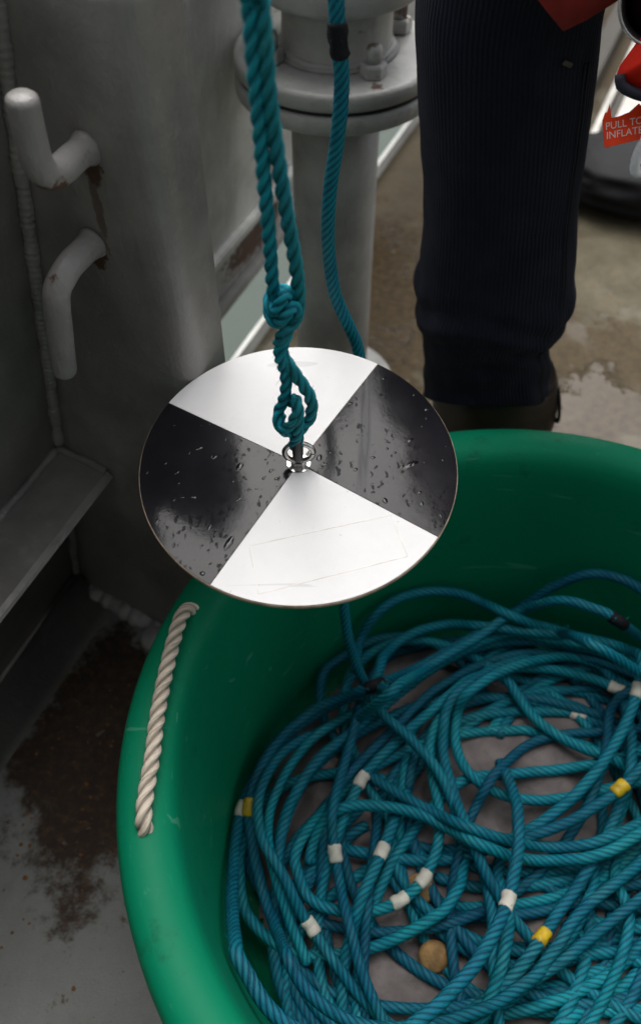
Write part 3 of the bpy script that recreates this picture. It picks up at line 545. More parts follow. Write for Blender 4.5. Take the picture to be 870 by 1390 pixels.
# unseen box and slab added aft of the camera to shade the bulwark corner
Mship = frame_mat((0, 0, 0), U, NI, (0, 0, 1))
bm = bmesh.new(); bm_box(bm, (-7.0, -.35, 0.002), (-2.2, 5.5, 2.45)); bm_box(bm, (-7.0, -.6, 2.46), (-1.95, 5.5, 2.6))
bmesh.ops.transform(bm, matrix=Matrix.Translation(Vector(EDGE)) @ Mship, verts=bm.verts)
blocker = put('shade_block', from_bm(bm), M['shade_block'])
tag(blocker, 'unseen grey block added aft of the green tub to shade the bulwark corner', 'shade_block')

# ------------------------------------------------------------------ bulwark with its box stanchion
P0 = np.array([-.39, .775, 0.]); W = np.array([math.cos(R_(-31)), math.sin(R_(-31)), 0.]); NB = np.array([-W[1], W[0], 0.])
def seam_a(z): return -.022 + .21 * z
TOP = .972
root = empty('bulwark', tuple(P0), 'tall dark grey bulwark plating with a welded box stanchion and ledge, left of the tub', 'bulwark')
# inner plating, leaning inboard
bm = bmesh.new()
rows = []
for z in np.linspace(0.0, TOP, 16):
    r = []
    for q in np.linspace(-2.6, .06, 28):
        p = P0 + seam_a(z) * W + U * q + NI * .0025 * mnoise.noise(Vector((q * 3, z * 3, 1.7)))
        r.append(bm.verts.new((p[0], p[1], z)))
    rows.append(r)
for i in range(15):
    for j in range(27): bm.faces.new((rows[i][j], rows[i][j + 1], rows[i + 1][j + 1], rows[i + 1][j]))
g = bmesh.ops.extrude_face_region(bm, geom=list(bm.faces))
bmesh.ops.translate(bm, vec=Vector(-NI * .014), verts=[v for v in g['geom'] if isinstance(v, bmesh.types.BMVert)])
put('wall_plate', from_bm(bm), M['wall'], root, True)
# box stanchion
def stanchion_plan(z):
    a0 = seam_a(z); pts = [P0 + (a0 + .001) * W]
    cor = P0 + .304 * W; r = .030
    for k in range(1, 8): pts.append(P0 + (a0 + (.304 - r * 1.1 - a0) * k / 8) * W)
    s0 = P0 + (.304 - r * 1.1) * W; s2 = cor + U * r * 1.1
    for k in range(0, 9):
        t = k / 8; pts.append(s0 * (1 - t) ** 2 + cor * 2 * t * (1 - t) + s2 * t ** 2)
    for k in range(1, 6): pts.append(s2 + U * (.036 * k / 5))
    pts.append(s2 + U * .0375); pts.append(s2 + U * .038); pts.append(s2 + U * .038 - NI * .0008)
    e = pts[-1]; pts.append(e - NI * .012)
    pts.append(P0 + (a0 - .0) * W + U * .072)
    return pts
V = []; F = []
zs = np.linspace(0.003, TOP, 60); n = len(stanchion_plan(0))
for z in zs:
    for p in stanchion_plan(z):
        q = p + NB * .0016 * mnoise.noise(Vector((p[0] * 9, p[1] * 9, z * 5)))
        V.append((q[0], q[1], z))
for i in range(len(zs) - 1):
    for j in range(n):
        k = (j + 1) % n; F.append((i * n + j, i * n + k, (i + 1) * n + k, (i + 1) * n + j))
F.append(tuple(range(n - 1, -1, -1))); F.append(tuple((len(zs) - 1) * n + j for j in range(n)))
o = put('box_stanchion', from_np(V, F, recalc=True), M['column'], root, True)
o.data.polygons.foreach_set('use_smooth', [len(p.vertices) == 4 for p in o.data.polygons])
# weld beads, rippled like stacked coins
def weld(pts, R, parent, mat, name='weld_bead', ripple=.0075, seed=0):
    rng = random.Random(seed)
    Q, s_ = catmull(pts, .0022)
    T, N_, B_ = frames(Q); nn = 10; V = []; F = []
    for i, (q, ss) in enumerate(zip(Q, s_)):
        ph = (ss / ripple) % 1.0
        rad = R * (.80 + .26 * math.sqrt(max(0, 1 - (2 * ph - 1) ** 2)) + .35 * mnoise.noise(Vector((ss * 40, seed, 0))))
        q = q + N_[i] * .0022 * mnoise.noise(Vector((ss * 25, seed, 5)))
        for j in range(nn):
            a_ = 2 * math.pi * j / nn
            V.append(q + (N_[i] * math.cos(a_) + B_[i] * math.sin(a_)) * rad)
    for i in range(len(Q) - 1):
        for j in range(nn):
            k = (j + 1) % nn; F.append((i * nn + j, i * nn + k, (i + 1) * nn + k, (i + 1) * nn + j))
    return put(name, from_np(np.array(V), F), mat, parent, True)
def webp(a, b, z): return P0 + a * W + NB * b + np.array([0, 0, z])
weld([webp(seam_a(z) + .004, -.003, z) for z in np.linspace(.40, TOP - .02, 18)], .0075, root, M['column'], seed=1)
weld([webp(seam_a(z) + .004, -.003, z) for z in np.linspace(.02, .36, 8)], .0065, root, M['column'], seed=2)
weld([webp(a_, -.004, .010) for a_ in np.linspace(.0, .27, 8)], .015, root, M['pedestal'], ripple=.02, seed=3)
# ledge (flat bar) welded along the plating
bm = bmesh.new()
Ml = Matrix.Translation(Vector(P0)) @ frame_mat((0, 0, 0), U, NI, (0, 0, 1))
a0 = .056
vs = []
prof = [(0.0, .376), (.0, .388), (.078, .388), (.084, .3855), (.086, .382), (.084, .3785), (.078, .376)]
r0 = []; r1 = []
for d, z in prof:
    # the near end runs towards the camera, the far end is cut along the stanchion face
    far = P0 + (a0 + d * 1.10) * W - NB * .003
    nearp = P0 + a0 * W + NI * d * 1.0 - U * 2.5
    r0.append(bm.verts.new((far[0], far[1], z))); r1.append(bm.verts.new((nearp[0], nearp[1], z)))
m = len(prof)
for i in range(m): bm.faces.new((r0[i], r0[(i + 1) % m], r1[(i + 1) % m], r1[i]))
bm.faces.new(r0[::-1]); bm.faces.new(r1)
put('ledge', from_bm(bm), M['column'], root)
weld([P0 + (a0 + d) * W - NB * .004 + np.array([0, 0, .389]) for d in np.linspace(.0, .088, 4)], .0055, root, M['column'], seed=4)
weld([P0 + (seam_a(.385) + .004) * W - U * q + np.array([0, 0, .390]) for q in np.linspace(.01, 1.2, 16)], .0055, root, M['column'], seed=5)
# foot strip where plating meets the deck
bm = bmesh.new()
r0 = []; r1 = []
for d, z in [(-.005, .0), (-.005, .05), (.008, .034), (.022, .018), (.045, .006), (.06, .0015)]:
    p = P0 - .0 * W + NI * d; q = p - U * 2.5; p = p - U * .004
    r0.append(bm.verts.new((p[0], p[1], z))); r1.append(bm.verts.new((q[0], q[1], z)))
for i in range(5): bm.faces.new((r0[i], r0[i + 1], r1[i + 1], r1[i]))
bm.faces.new(r0); bm.faces.new(r1[::-1])
put('foot_fillet', from_bm(bm), M['column'], root, True)
# drain stub at the stanchion foot
put('drain_stub', lathe([(0, .034), (.016, .034), (.021, .026), (.023, .0), ], (-.262, .664, .002), 24), M['pedestal'], root, True)

# hooks: round bar, out from the stanchion then turned up / down
def hook(points, label):
    Q = np.array(points)
    v, f, u = tube(Q, .0120, 20, .0025, radius=([0, .03, .08, .93, .965, .985, .995, 1.0], [.0150, .0132, .0122, .0120, .0119, .0112, .0096, .0082]))
    rt = empty('rope_hook', tuple(Q[0]), label, 'rope hook', 'welded rope hooks on the grey stanchion')
    put('bent_bar', from_np(v, f), M['hook'], rt, True)
    return rt
hook([webp(.236, -.002, .842), webp(.238, -.020, .8425), webp(.241, -.036, .843), webp(.2425, -.048, .845), webp(.243, -.0565, .8515), webp(.2432, -.060, .863), webp(.2445, -.0605, .885), webp(.2475, -.061, .913)],
     'upper grey hook on the stanchion, its bar end pointing up')
hook([webp(.217, -.002, .7475), webp(.2185, -.020, .747), webp(.2200, -.036, .746), webp(.221, -.048, .742), webp(.2195, -.0565, .734), webp(.217, -.060, .720), webp(.2100, -.0605, .685), webp(.199, -.061, .628)],
     'lower grey hook on the stanchion with a rust spot, its bar end pointing down')

# ------------------------------------------------------------------ bulwark panel beyond, with the freeing gap under it
root = empty('hanging_bulwark', tuple(EDGE), 'light grey hanging bulwark panel behind the pedestal, rusty strip along its lower edge', 'bulwark panel')
def off(z): return .10 * (z - .2)
def strip(z0, z1, d, th, name, mat, s0=-.52, s1=6.0):
    bm = bmesh.new()
    for q0 in (s0,):
        vs = []
        for z in (z0, z1):
            for q in (s0, s1):
                for dd in (d - th, d):
                    p = EDGE + U * q + NI * (off(z) + dd); vs.append(bm.verts.new((p[0], p[1], z)))
        # order: z0s0a z0s0b z0s1a z0s1b z1...
        for f in ((0, 1, 3, 2), (4, 6, 7, 5), (0, 4, 5, 1), (2, 3, 7, 6), (0, 2, 6, 4), (1, 5, 7, 3)): bm.faces.new([vs[i] for i in f])
    bmesh.ops.bevel(bm, geom=list(bm.edges), offset=min(.003, th * .3), segments=2, affect='EDGES')
    return put(name, from_bm(bm), mat, root)
strip(.310, TOP, .0, .012, 'panel_plate', M['panel'])
strip(.288, .3075, .014, .03, 'lip', M['panel'])
strip(.188, .2855, -.004, .012, 'rusty_strip', M['ledge'])
strip(.160, .1855, .012, .032, 'bottom_bar', M['pedestal'])

# deck edge bar
bm = bmesh.new()
bm_box(bm, (-6, -.0, -.02), (9, .010, .036), None)
bmesh.ops.transform(bm, matrix=Matrix.Translation(Vector(EDGE)) @ Mship, verts=bm.verts)
o = put('deck_edge_bar', from_bm(bm), M['rail'])
tag(o, 'thin white painted bar standing along the outer edge of the deck', 'edge bar')

# coaming and channel on the deck beyond the person
bm = bmesh.new(); bm_box(bm, (.75, .375, .0015), (6, .43, .07), None, .004)
bmesh.ops.transform(bm, matrix=Matrix.Translation(Vector(EDGE)) @ Mship, verts=bm.verts)
tag(put('low_coaming', from_bm(bm), M['coaming']), 'low brown-grey coaming running along the deck behind the dark trousers', 'coaming')
root = empty('steel_channel', tuple(EDGE + U * .98 + NI * .52), 'off-white steel channel lying on the deck beside the dark tarpaulin', 'channel')
for lo, hi, nm in (((.98, .472, .002), (2.6, .490, .040), 'flange'), ((.98, .492, .002), (2.6, .518, .014), 'web'), ((.98, .520, .002), (2.6, .575, .050), 'flange')):
    bm = bmesh.new(); bm_box(bm, lo, hi, None, .003)
    bmesh.ops.transform(bm, matrix=Matrix.Translation(Vector(EDGE)) @ Mship, verts=bm.verts)
    put(nm, from_bm(bm), M['channel'] if nm == 'flange' else M['coaming'], root)

# dark tarpaulin bundle
def lump(c, size, name, mat, seed, flat=2.6, res=64, amp=.10, parent=None, rot=0.0, fs=(1.2, 3.1)):
    V = []; F = []
    nu, nv = res, res // 2
    for i in range(nv + 1):
        ph = math.pi * i / nv - math.pi / 2
        for j in range(nu):
            th = 2 * math.pi * j / nu
            d = Vector((math.cos(ph) * math.cos(th), math.cos(ph) * math.sin(th), math.sin(ph)))
            k = (abs(d.x) ** flat + abs(d.y) ** flat + abs(d.z) ** flat) ** (-1 / flat)
            p = d * k
            r = 1 + amp * mnoise.noise(p * fs[0] + Vector((seed, 0, 0))) + amp * .55 * (1 - abs(mnoise.noise(p * fs[1] + Vector((0, seed, 0))) * 2))
            p = Vector((p.x * r * size[0], p.y * r * size[1], p.z * r * size[2]))
            p = Matrix.Rotation(rot, 3, 'Z') @ p
            V.append((c[0] + p.x, c[1] + p.y, max(c[2] + p.z, .004)))
    for i in range(nv):
        for j in range(nu):
            k = (j + 1) % nu; F.append((i * nu + j, i * nu + k, (i + 1) * nu + k, (i + 1) * nu + j))
    return put(name, from_np(V, F), mat, parent, True)
o = lump((.985, 1.90, .065), (.36, .15, .062), 'tarpaulin_bundle', M['bag_dark'], 3.3, 3.0, 80, .12, None, R_(-14))
tag(o, 'dark grey tarpaulin bundle on the deck at the right, beneath the red tab', 'tarpaulin')

# loose flakes of rust lying on the deck
rng = random.Random(5)
bm = bmesh.new()
for i in range(240):
    if i < 140: x, y = -.33 + rng.gauss(0, .07), .48 + rng.gauss(0, .12)
    else: x, y = .55 + rng.gauss(0, .16), 1.35 + rng.gauss(0, .28)
    r = rng.uniform(.0008, .0028) * (1.6 if rng.random() < .08 else 1)
    vs = [bm.verts.new((x + r * math.cos(a_) * rng.uniform(.6, 1.3), y + r * math.sin(a_) * rng.uniform(.6, 1.3), .0015)) for a_ in (0, 1.3, 2.5, 3.8, 5.1)]
    t_ = bm.verts.new((x, y, .0015 + r * .6))
    for k in range(5): bm.faces.new((vs[k], vs[(k + 1) % 5], t_))
o = put('rust_flakes', from_bm(bm), M['chip']); tag(o, 'tiny loose flakes of rust scattered on the deck', 'rust flakes', kind='stuff')

# ------------------------------------------------------------------ pedestal
PC = (.023, 1.271)
root = empty('flanged_pedestal', (PC[0], PC[1], 0), 'grey painted pipe pedestal with bolted round flanges behind the hanging ropes', 'pedestal')
c = (PC[0], PC[1], 0)
put('pipe', lathe([(.068, .012), (.068, .2), (.068, .4), (.068, .598)], c, 72), M['pedestal'], root, True)
put('base_flange', lathe([(.0685, .002), (.12, .002), (.122, .004), (.122, .012), (.12, .014), (.0685, .014)], c, 64), M['pedestal'], root)
for z0, z1 in ((.598, .6255), (.6295, .656)):
    put('lower_flange', lathe([(.0, z0), (.143, z0), (.1475, z0 + .003), (.149, z0 + .007), (.149, z1 - .006), (.1465, z1 - .002), (.141, z1), (.0, z1)], c, 120, jitter=.0022), M['pedestal'], root, True)
put('gasket', lathe([(.143, .625), (.144, .6255), (.144, .6295), (.143, .630)], c, 64), M['lens_black'], root)
put('hub', lathe([(.090, .6565), (.083, .660), (.0785, .668), (.078, .70), (.079, .7345)], c, 72, jitter=.0008), M['pedestal'], root, True)
put('upper_flange', lathe([(.078, .735), (.112, .735), (.116, .738), (.117, .742), (.117, .766), (.115, .770), (.110, .772), (.066, .774)], c, 120, jitter=.0018), M['pedestal'], root, True)
put('upper_pipe', lathe([(.066, .773), (.066, 1.0), (.066, 1.55), (.058, 1.57), (.0, 1.575)], c, 72), M['pedestal'], root, True)
hexa = lambda r: [(r * math.cos(R_(60 * k)), r * math.sin(R_(60 * k))) for k in range(6)]
first = None
for k, adeg in enumerate((-62, 28, 118, 208)):
    bx_, by_ = PC[0] + .104 * math.cos(R_(adeg)), PC[1] + .104 * math.sin(R_(adeg))
    if first is None:
        nut = put('nut', lathe([(.0, .657), (.0175, .657), (.0185, .659), (.0185, .671), (.0165, .6745), (.0, .6745)], (bx_, by_, 0), 6), M['pedestal'], root)
        stud = put('stud', lathe([(.0105, .6745), (.0108, .690), (.0095, .695), (.004, .697), (.0, .6972)], (bx_, by_, 0), 20, jitter=.0008), M['pedestal'], nut, True)
        first = (nut, stud, bx_, by_)
    else:
        nn_ = first[0].copy(); COL.objects.link(nn_); nn_.location = (bx_ - first[2], by_ - first[3], 0)
        ss_ = first[1].copy(); COL.objects.link(ss_); ss_.parent = nn_
weld([np.array([PC[0] + .080 * math.cos(a_), PC[1] + .080 * math.sin(a_), .661]) for a_ in np.linspace(0, 2 * math.pi, 40)], .005, root, M['pedestal'], seed=11)

# ------------------------------------------------------------------ tub
TC = (.237, .333, 0.0)
root = empty('round_tub', TC, 'large round green plastic tub with a rope handle, half full of coiled teal rope', 'tub')
prof = [(.0, .004), (.34, .004), (.352, .012), (.356, .03), (.383, .33), (.388, .352), (.404, .348), (.421, .350), (.429, .358), (.432, .370), (.4305, .384), (.425, .394), (.415, .3995),
        (.402, .4005), (.390, .398), (.381, .392), (.3755, .382), (.3725, .366), (.3705, .345), (.366, .30), (.345, .05), (.338, .032), (.325, .026), (.0, .026)]
prof = [(r * 1.012, z * 1.012) for r, z in prof]
put('tub_body', lathe(prof, TC, 220), M['tub'], root, True)
hp = []
for ang, r, z in ((157.0, .402, .380), (157.8, .411, .398), (159.4, .413, .4105), (162, .411, .4135), (167, .4065, .4125), (172, .4035, .4115), (177, .402, .411), (182.5, .4015, .4115), (187, .4055, .4125), (190.2, .409, .4110), (191.6, .4105, .402), (192.2, .411, .382)):
    hp.append((TC[0] + r * .992 * math.cos(R_(ang)), TC[1] + r * .992 * math.sin(R_(ang)), z + .0042))
v, f, u = rope_arrays(hp, .0081, pitch=.046, step=.0028, n=24)
put('handle_rope', from_np(v, f, u), M['handle'], root, True)
hp2 = [(2 * TC[0] - x, 2 * TC[1] - y, z) for x, y, z in hp]
v, f, u = rope_arrays(hp2, .0081, pitch=.046, step=.0028, n=24)
put('handle_rope', from_np(v, f, u), M['handle'], root, True)

# canvas sack in the tub, and cork floats under the rope
def sack_z(x, y):
    r = math.hypot(x - TC[0], y - TC[1])
    p = Vector((x, y, 0))
    w = p + Vector((mnoise.noise(p * 6), mnoise.noise(p * 6 + Vector((5, 1, 2))), 0)) * .08
    z = .045 + .022 * mnoise.noise(w * 7) + .028 * (1 - abs(2 * mnoise.noise(w * 9 + Vector((3, 3, 3))))) * .6 + .012 * (1 - abs(2 * mnoise.noise(w * 19)))
    for cx, cy, cr, ch in ((.262, .452, .085, .055), (.33, .440, .07, .040), (.30, .25, .09, .022), (-.005, .40, .06, .03)):
        z += ch * math.exp(-((x - cx) ** 2 + (y - cy) ** 2) / (cr * cr))
    z = z if z < .075 else .075 + (z - .075) * .45
    e = max(0, min(1, (.335 - r) * 12))
    return max(.031, z * e + .03 * (1 - e))
def sack():
    n = 110; V = []; F = []
    idx = {}
    for i in range(n):
        for j in range(n):
            x = TC[0] - .34 + .68 * i / (n - 1); y = TC[1] - .34 + .68 * j / (n - 1)
            r = math.hypot(x - TC[0], y - TC[1])
            if r > .325: continue
            z = sack_z(x, y)
            idx[(i, j)] = len(V); V.append((x, y, z))
    for (i, j) in list(idx):
        q = [(i, j), (i + 1, j), (i + 1, j + 1), (i, j + 1)]
        if all(k in idx for k in q): F.append(tuple(idx[k] for k in q))
    o = put('canvas_sack', from_np(V, F), M['sack'], None, True)
    return tag(o, 'crumpled grey canvas sack lying in the tub under the teal rope', 'sack')
sack()
for (x, y, z), lab in (((.122, .279, .080), 'tan cork float showing between ropes, farther from the near rim of the tub'), ((.134, .205, .070), 'tan cork float showing between ropes, nearer to the near rim of the tub')):
    o = put('cork_float', lathe([(0, -.010), (.012, -.010), (.018, -.006), (.019, .003), (.015, .008), (.006, .0095), (0, .0095)], (x, y, z), 32, Matrix.Rotation(R_(18), 4, 'X'), jitter=.004), M['cork'], None, True)
    tag(o, lab, 'float', 'cork floats in the tub')

# ------------------------------------------------------------------ measuring rope: hanging part and the coil in the tub
PATHS = {k: np.array(v, float) / 1000 for k, v in ROPE_PATHS.items()}
rng = random.Random(12)
RC = .0072
G = .008; NG = 100
hm = np.array([[sack_z(TC[0] - .4 + (i + .5) * G, TC[1] - .4 + (j + .5) * G) for j in range(NG)] for i in range(NG)])
def cell(p): return min(NG - 1, max(0, int((p[0] - TC[0] + .4) / G))), min(NG - 1, max(0, int((p[1] - TC[1] + .4) / G)))
fill = []
for k in range(11):
    cx, cy = TC[0] + rng.gauss(0, .04), TC[1] + rng.gauss(0, .04)
    r = rng.uniform(.15, .275); e = rng.uniform(.8, 1.0); ph0 = rng.uniform(0, 6.28); rot = rng.uniform(0, 3.14)
    pts = []
    for q in np.linspace(0, 2 * math.pi * 1.02, 60):
        rr = r * (1 + .10 * math.sin(2 * q + ph0) + .05 * math.sin(3 * q + 2 * ph0))
        x, y = rr * math.cos(q + ph0), rr * e * math.sin(q + ph0)
        x, y = x * math.cos(rot) - y * math.sin(rot), x * math.sin(rot) + y * math.cos(rot)
        x += cx; y += cy
        l = math.hypot(x - TC[0], y - TC[1])
        if l > .318: x, y = TC[0] + (x - TC[0]) * .318 / l, TC[1] + (y - TC[1]) * .318 / l
        pts.append([x, y, 0])
    pts = np.array(pts)
    d = np.min(np.hypot(pts[:, 0] - .262, pts[:, 1] - .452)); d2 = np.min(np.hypot(pts[:, 0] - .33, pts[:, 1] - .445))
    if min(d, d2) < .05: continue
    z = np.array([hm[cell(p)] + RC * .9 for p in pts])
    z = np.maximum(z, np.maximum(np.roll(z, 1), np.roll(z, -1)))
    z = np.convolve(np.pad(z, 3, mode='wrap'), np.ones(7) / 7, 'valid')
    z = np.minimum(z, .112)
    if np.mean(z > .1115) > .4: continue
    pts[:, 2] = z
    for p in pts:
        i, j = cell(p); hm[i, j] = max(hm[i, j], p[2] + RC * .7)
    fill.append(pts)
hang = [(-.02, .755, 2.35), (-.006, .735, 1.6), (.004, .715, 1.12), (.0117, .70, .934), (.0172, .70, .873), (.0143, .70, .823), (.0085, .70, .775), (.0074, .70, .720), (.0149, .702, .660), (.031, .703, .615), (.0405, .702, .586),
        (.050, .685, .52), (.045, .635, .43), (.030, .58, .315), (.033, .552, .255), (.045, .535, .20), (.062, .515, .155)]
A_ = PATHS['I']
parts = [rope_arrays(hang, .0067, pitch=.046, n=18, step=.0038, lobes=6, groove=.30)]
# the falling line runs on into the coil, thickening where it lies nearer the lens is avoided: same lay throughout
tail = [(.062, .515, .155), (.083, .487, .137), (.118, .455, .130), (.150, .415, .127), (.170, .37, .118), (.175, .33, .105)]
parts.append(rope_arrays(tail, .0074, pitch=.060, n=18, step=.0046, lobes=6, groove=.30))
for key, p in PATHS.items():                       # free ends of a run dive under the runs lying on it
    for e in (p, p[::-1]):
        for q in range(4): e[q, 2] = max(.05, e[q, 2] - .032 * (1 - q / 4))
    for q in p: q[2] = max(q[2], sack_z(q[0], q[1]) + RC * .6)
for k, p in enumerate(list(PATHS.values()) + fill):
    parts.append(rope_arrays(p, RC * (1 + .06 * math.sin(k * 2.3)), pitch=.060, n=18, step=.0052, phase=k, lobes=6, groove=.30))
    parts[-1][2][:, 0] += 10.0 * (k + 2)
root = empty('measuring_rope', tuple(hang[0]), 'long teal rope with white, yellow and black tape marks, coiled in the green tub', 'rope')
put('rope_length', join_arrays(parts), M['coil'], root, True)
def sleeve(path, i, mat, name, R, half=.015):
    p = np.array(path); i = min(max(i, 1), len(p) - 2)
    t = p[i + 1] - p[i - 1]; t /= np.linalg.norm(t)
    c_ = p[i]
    Q = [c_ - t * half, c_ - t * half * .5, c_, c_ + t * half * .5, c_ + t * half]
    # follow the bend of the rope
    d = np.r_[0, np.cumsum(np.linalg.norm(np.diff(p, axis=0), axis=1))]
    Q = [np.array([np.interp(d[i] + q * half, d, p[:, k]) for k in range(3)]) for q in (-1, -.5, 0, .5, 1)]
    v, f, u = tube(Q, R, 18, .0025, radius=([0, .04, .3, .6, .96, 1], [R * .90, R, R * 1.05, R * .98, R * 1.03, R * .9]))
    for x in v:
        g_ = mnoise.noise_vector(Vector(x * 190)); x += np.array(g_) * .0011
    return put(name, from_np(v, f), mat, root, True)
for cname, key, i in TAPES:
    sleeve(PATHS[key], i, M[cname + '_tape'], cname + '_tape', RC * 1.13, .0105 if cname != 'black' else .015)
HQ, _ = catmull(hang, .01)
ib = int(np.argmin(np.abs(HQ[:, 2] - .902)))
sleeve(HQ, ib, M['black_tape'], 'black_tape', .0078, .0135)
# frayed fibres of the falling line
def fibres(path, R, count, name, parent, mat, seed, zlo, zhi, lmax=.008):
    rng = random.Random(seed)
    Q, _ = catmull(path, .003); T, N_, B_ = frames(Q)
    ok = [i for i in range(len(Q)) if zlo < Q[i][2] < zhi]
    V = []; F = []
    for k in range(count):
        i = rng.choice(ok); a_ = rng.uniform(0, 6.283)
        d = N_[i] * math.cos(a_) + B_[i] * math.sin(a_)
        b0 = Q[i] + d * R * .75; L = rng.uniform(.0015, lmax) * rng.uniform(.3, 1)
        dir_ = d * rng.uniform(.35, .9) + T[i] * rng.uniform(-1, 1) + np.array([rng.gauss(0, .2) for _ in range(3)]); dir_ /= np.linalg.norm(dir_)
        w = np.cross(dir_, [.3, .8, .5]); w /= np.linalg.norm(w); w *= .00014
        mid = b0 + dir_ * L * .55 + d * L * .08
        tip = b0 + dir_ * L + np.array([0, 0, -L * .15])
        o_ = len(V); V += [b0 - w, b0 + w, mid + w, mid - w, tip]
        F += [(o_, o_ + 1, o_ + 2, o_ + 3), (o_ + 3, o_ + 2, o_ + 4)]
    o = put(name, from_np(V, F), mat, parent); o['kind'] = 'stuff'
    return o
fibres(hang, .0067, 1100, 'loose_fibres', root, M['rope'], 3, .58, 1.05)

vis = [p for p in PATHS.values()]
FV = []; FF = []
rng = random.Random(21)
for k in range(2600):
    p = vis[rng.randrange(len(vis))]; i = rng.randrange(1, len(p) - 2); f = rng.random()
    b = p[i] * (1 - f) + p[i + 1] * f; t = p[i + 1] - p[i]; t /= np.linalg.norm(t) + 1e-9
    d = np.array([rng.gauss(0, 1), rng.gauss(0, 1), abs(rng.gauss(0, .8))]); d -= t * (d @ t); d /= np.linalg.norm(d) + 1e-9
    L = rng.uniform(.003, .011); dr = d * .6 + t * rng.uniform(-1, 1); dr /= np.linalg.norm(dr)
    w = np.cross(dr, t); w /= np.linalg.norm(w) + 1e-9; w *= .00018
    b0 = b + d * RC * .85; o_ = len(FV)
    FV += [b0 - w, b0 + w, b0 + dr * L * .5 + w, b0 + dr * L * .5 - w, b0 + dr * L + np.array([0, 0, -.001])]
    FF += [(o_, o_ + 1, o_ + 2, o_ + 3), (o_ + 3, o_ + 2, o_ + 4)]
o = put('loose_fibres', from_np(np.array(FV), FF), M['rope'], root); o['kind'] = 'stuff'

# ------------------------------------------------------------------ secchi disk
DC = np.array([-.0206, .5295, .5963]); DN = Vector((.00622, -.0927, .99568)).normalized()
DX = Vector((0, 1, 0)).cross(DN).normalized(); DY = DN.cross(DX)
MD = frame_mat(DC, DX, DY, DN)
root = empty('secchi_disk', tuple(DC), 'round black and white quartered disk hanging level from a steel ring above the green tub', 'secchi disk')
me = lathe([(0, -.0046), (.1490, -.0046), (.1500, -.0040), (.1500, -.0008), (.1494, -.0003), (0, -.0003)], (0, 0, 0), 220, MD)
put('backing_board', me, M['disk_edge'], root)
def wedge(a0, a1, mat, name):
    bm = bmesh.new(); n = 60
    g = .00035                                    # hairline joints between the quarters
    r = .1491
    a0, a1 = R_(a0), R_(a1)
    mid = (a0 + a1) / 2; ap = (g / math.sin((a1 - a0) / 2))
    pts = [(ap * math.cos(mid), ap * math.sin(mid))]
    for k in range(n + 1):
        t = a0 + (a1 - a0) * k / n
        dlt = g / r
        t = min(max(t, a0 + dlt), a1 - dlt)
        pts.append((r * math.cos(t), r * math.sin(t)))
    lo = [bm.verts.new((x, y, -.0002)) for x, y in pts]; hi = [bm.verts.new((x, y, .0006)) for x, y in pts]
    bm.faces.new(hi); bm.faces.new(lo[::-1])
    for k in range(len(pts)):
        j = (k + 1) % len(pts); bm.faces.new((lo[k], lo[j], hi[j], hi[k]))
    bmesh.ops.transform(bm, matrix=MD, verts=bm.verts)
    return put(name, from_bm(bm), mat, root)
wedge(57.9, 150.5, M['disk_white'], 'white_quarter')
wedge(150.5, 240.1, M['disk_black'], 'black_quarter')
wq = wedge(240.1, 327.4, M['disk_white'], 'white_quarter')
wedge(327.4, 417.9, M['disk_black'], 'black_quarter')
# faint outline of an old label on the near white quarter
bm = bmesh.new()
cs = [(-.0428, -.0925), (.0825, -.0554), (.098, -.098), (-.033, -.1407)]
cs = [(-.0428, -.0905), (.0845, -.0575), (.0975, -.1005), (-.0325, -.1385)]
for i in range(4):
    p, q = Vector((*cs[i], 0)), Vector((*cs[(i + 1) % 4], 0)); d = (q - p).normalized(); nrm = Vector((-d.y, d.x, 0)) * .00028
    for k in range(24):
        a_, b_ = p.lerp(q, k / 24), p.lerp(q, (k + 1) / 24)
        if mnoise.noise(Vector((i * 7.1 + k * .31, 2.2, 0))) < -.42: continue
        vs = [bm.verts.new((*(w.xy), z)) for z in (.00055, .00085) for w in (a_ - nrm, b_ - nrm, b_ + nrm, a_ + nrm)]
        for f in ((4, 5, 6, 7), (0, 1, 5, 4), (1, 2, 6, 5), (2, 3, 7, 6), (3, 0, 4, 7)): bm.faces.new([vs[x] for x in f])
bmesh.ops.transform(bm, matrix=MD, verts=bm.verts)
put('label_outline', from_bm(bm), M['score'], wq)
# droplets of water on the black quarters
rng = random.Random(9)
bm = bmesh.new()
for k in range(70):
    a_ = rng.uniform(150.5, 240.1) if rng.random() < .5 else rng.uniform(327.4, 417.9)
    r = .148 * math.sqrt(rng.uniform(.01, .96)); a_ = R_(a_)
    sz = rng.uniform(.0006, .0017) * (2.0 if rng.random() < .10 else 1)
    el = rng.uniform(.8, 2.6); ro = rng.gauss(.9, .5)
    ring = []
    x0, y0 = r * math.cos(a_), r * math.sin(a_)
    for rad, h in ((1, .0006), (.75, .0006 + sz * .12), (.38, .0006 + sz * .19)):
        rr = []
        for j in range(9):
            t = 2 * math.pi * j / 9; q = sz * rad * (1 + .3 * mnoise.noise(Vector((k * 3.3, math.cos(t), math.sin(t)))))
            px, py = q * el * math.cos(t), q * math.sin(t)
            rr.append(bm.verts.new((x0 + px * math.cos(ro) - py * math.sin(ro), y0 + px * math.sin(ro) + py * math.cos(ro), h)))
        ring.append(rr)
    tp = bm.verts.new((x0, y0, .0006 + sz * .21))
    for q in range(2):
        for j in range(9): bm.faces.new((ring[q][j], ring[q][(j + 1) % 9], ring[q + 1][(j + 1) % 9], ring[q + 1][j]))
    for j in range(9): bm.faces.new((ring[2][j], ring[2][(j + 1) % 9], tp))
bmesh.ops.transform(bm, matrix=MD, verts=bm.verts)
o = put('water_droplets', from_bm(bm), M['droplet'], root, True); o['kind'] = 'stuff'
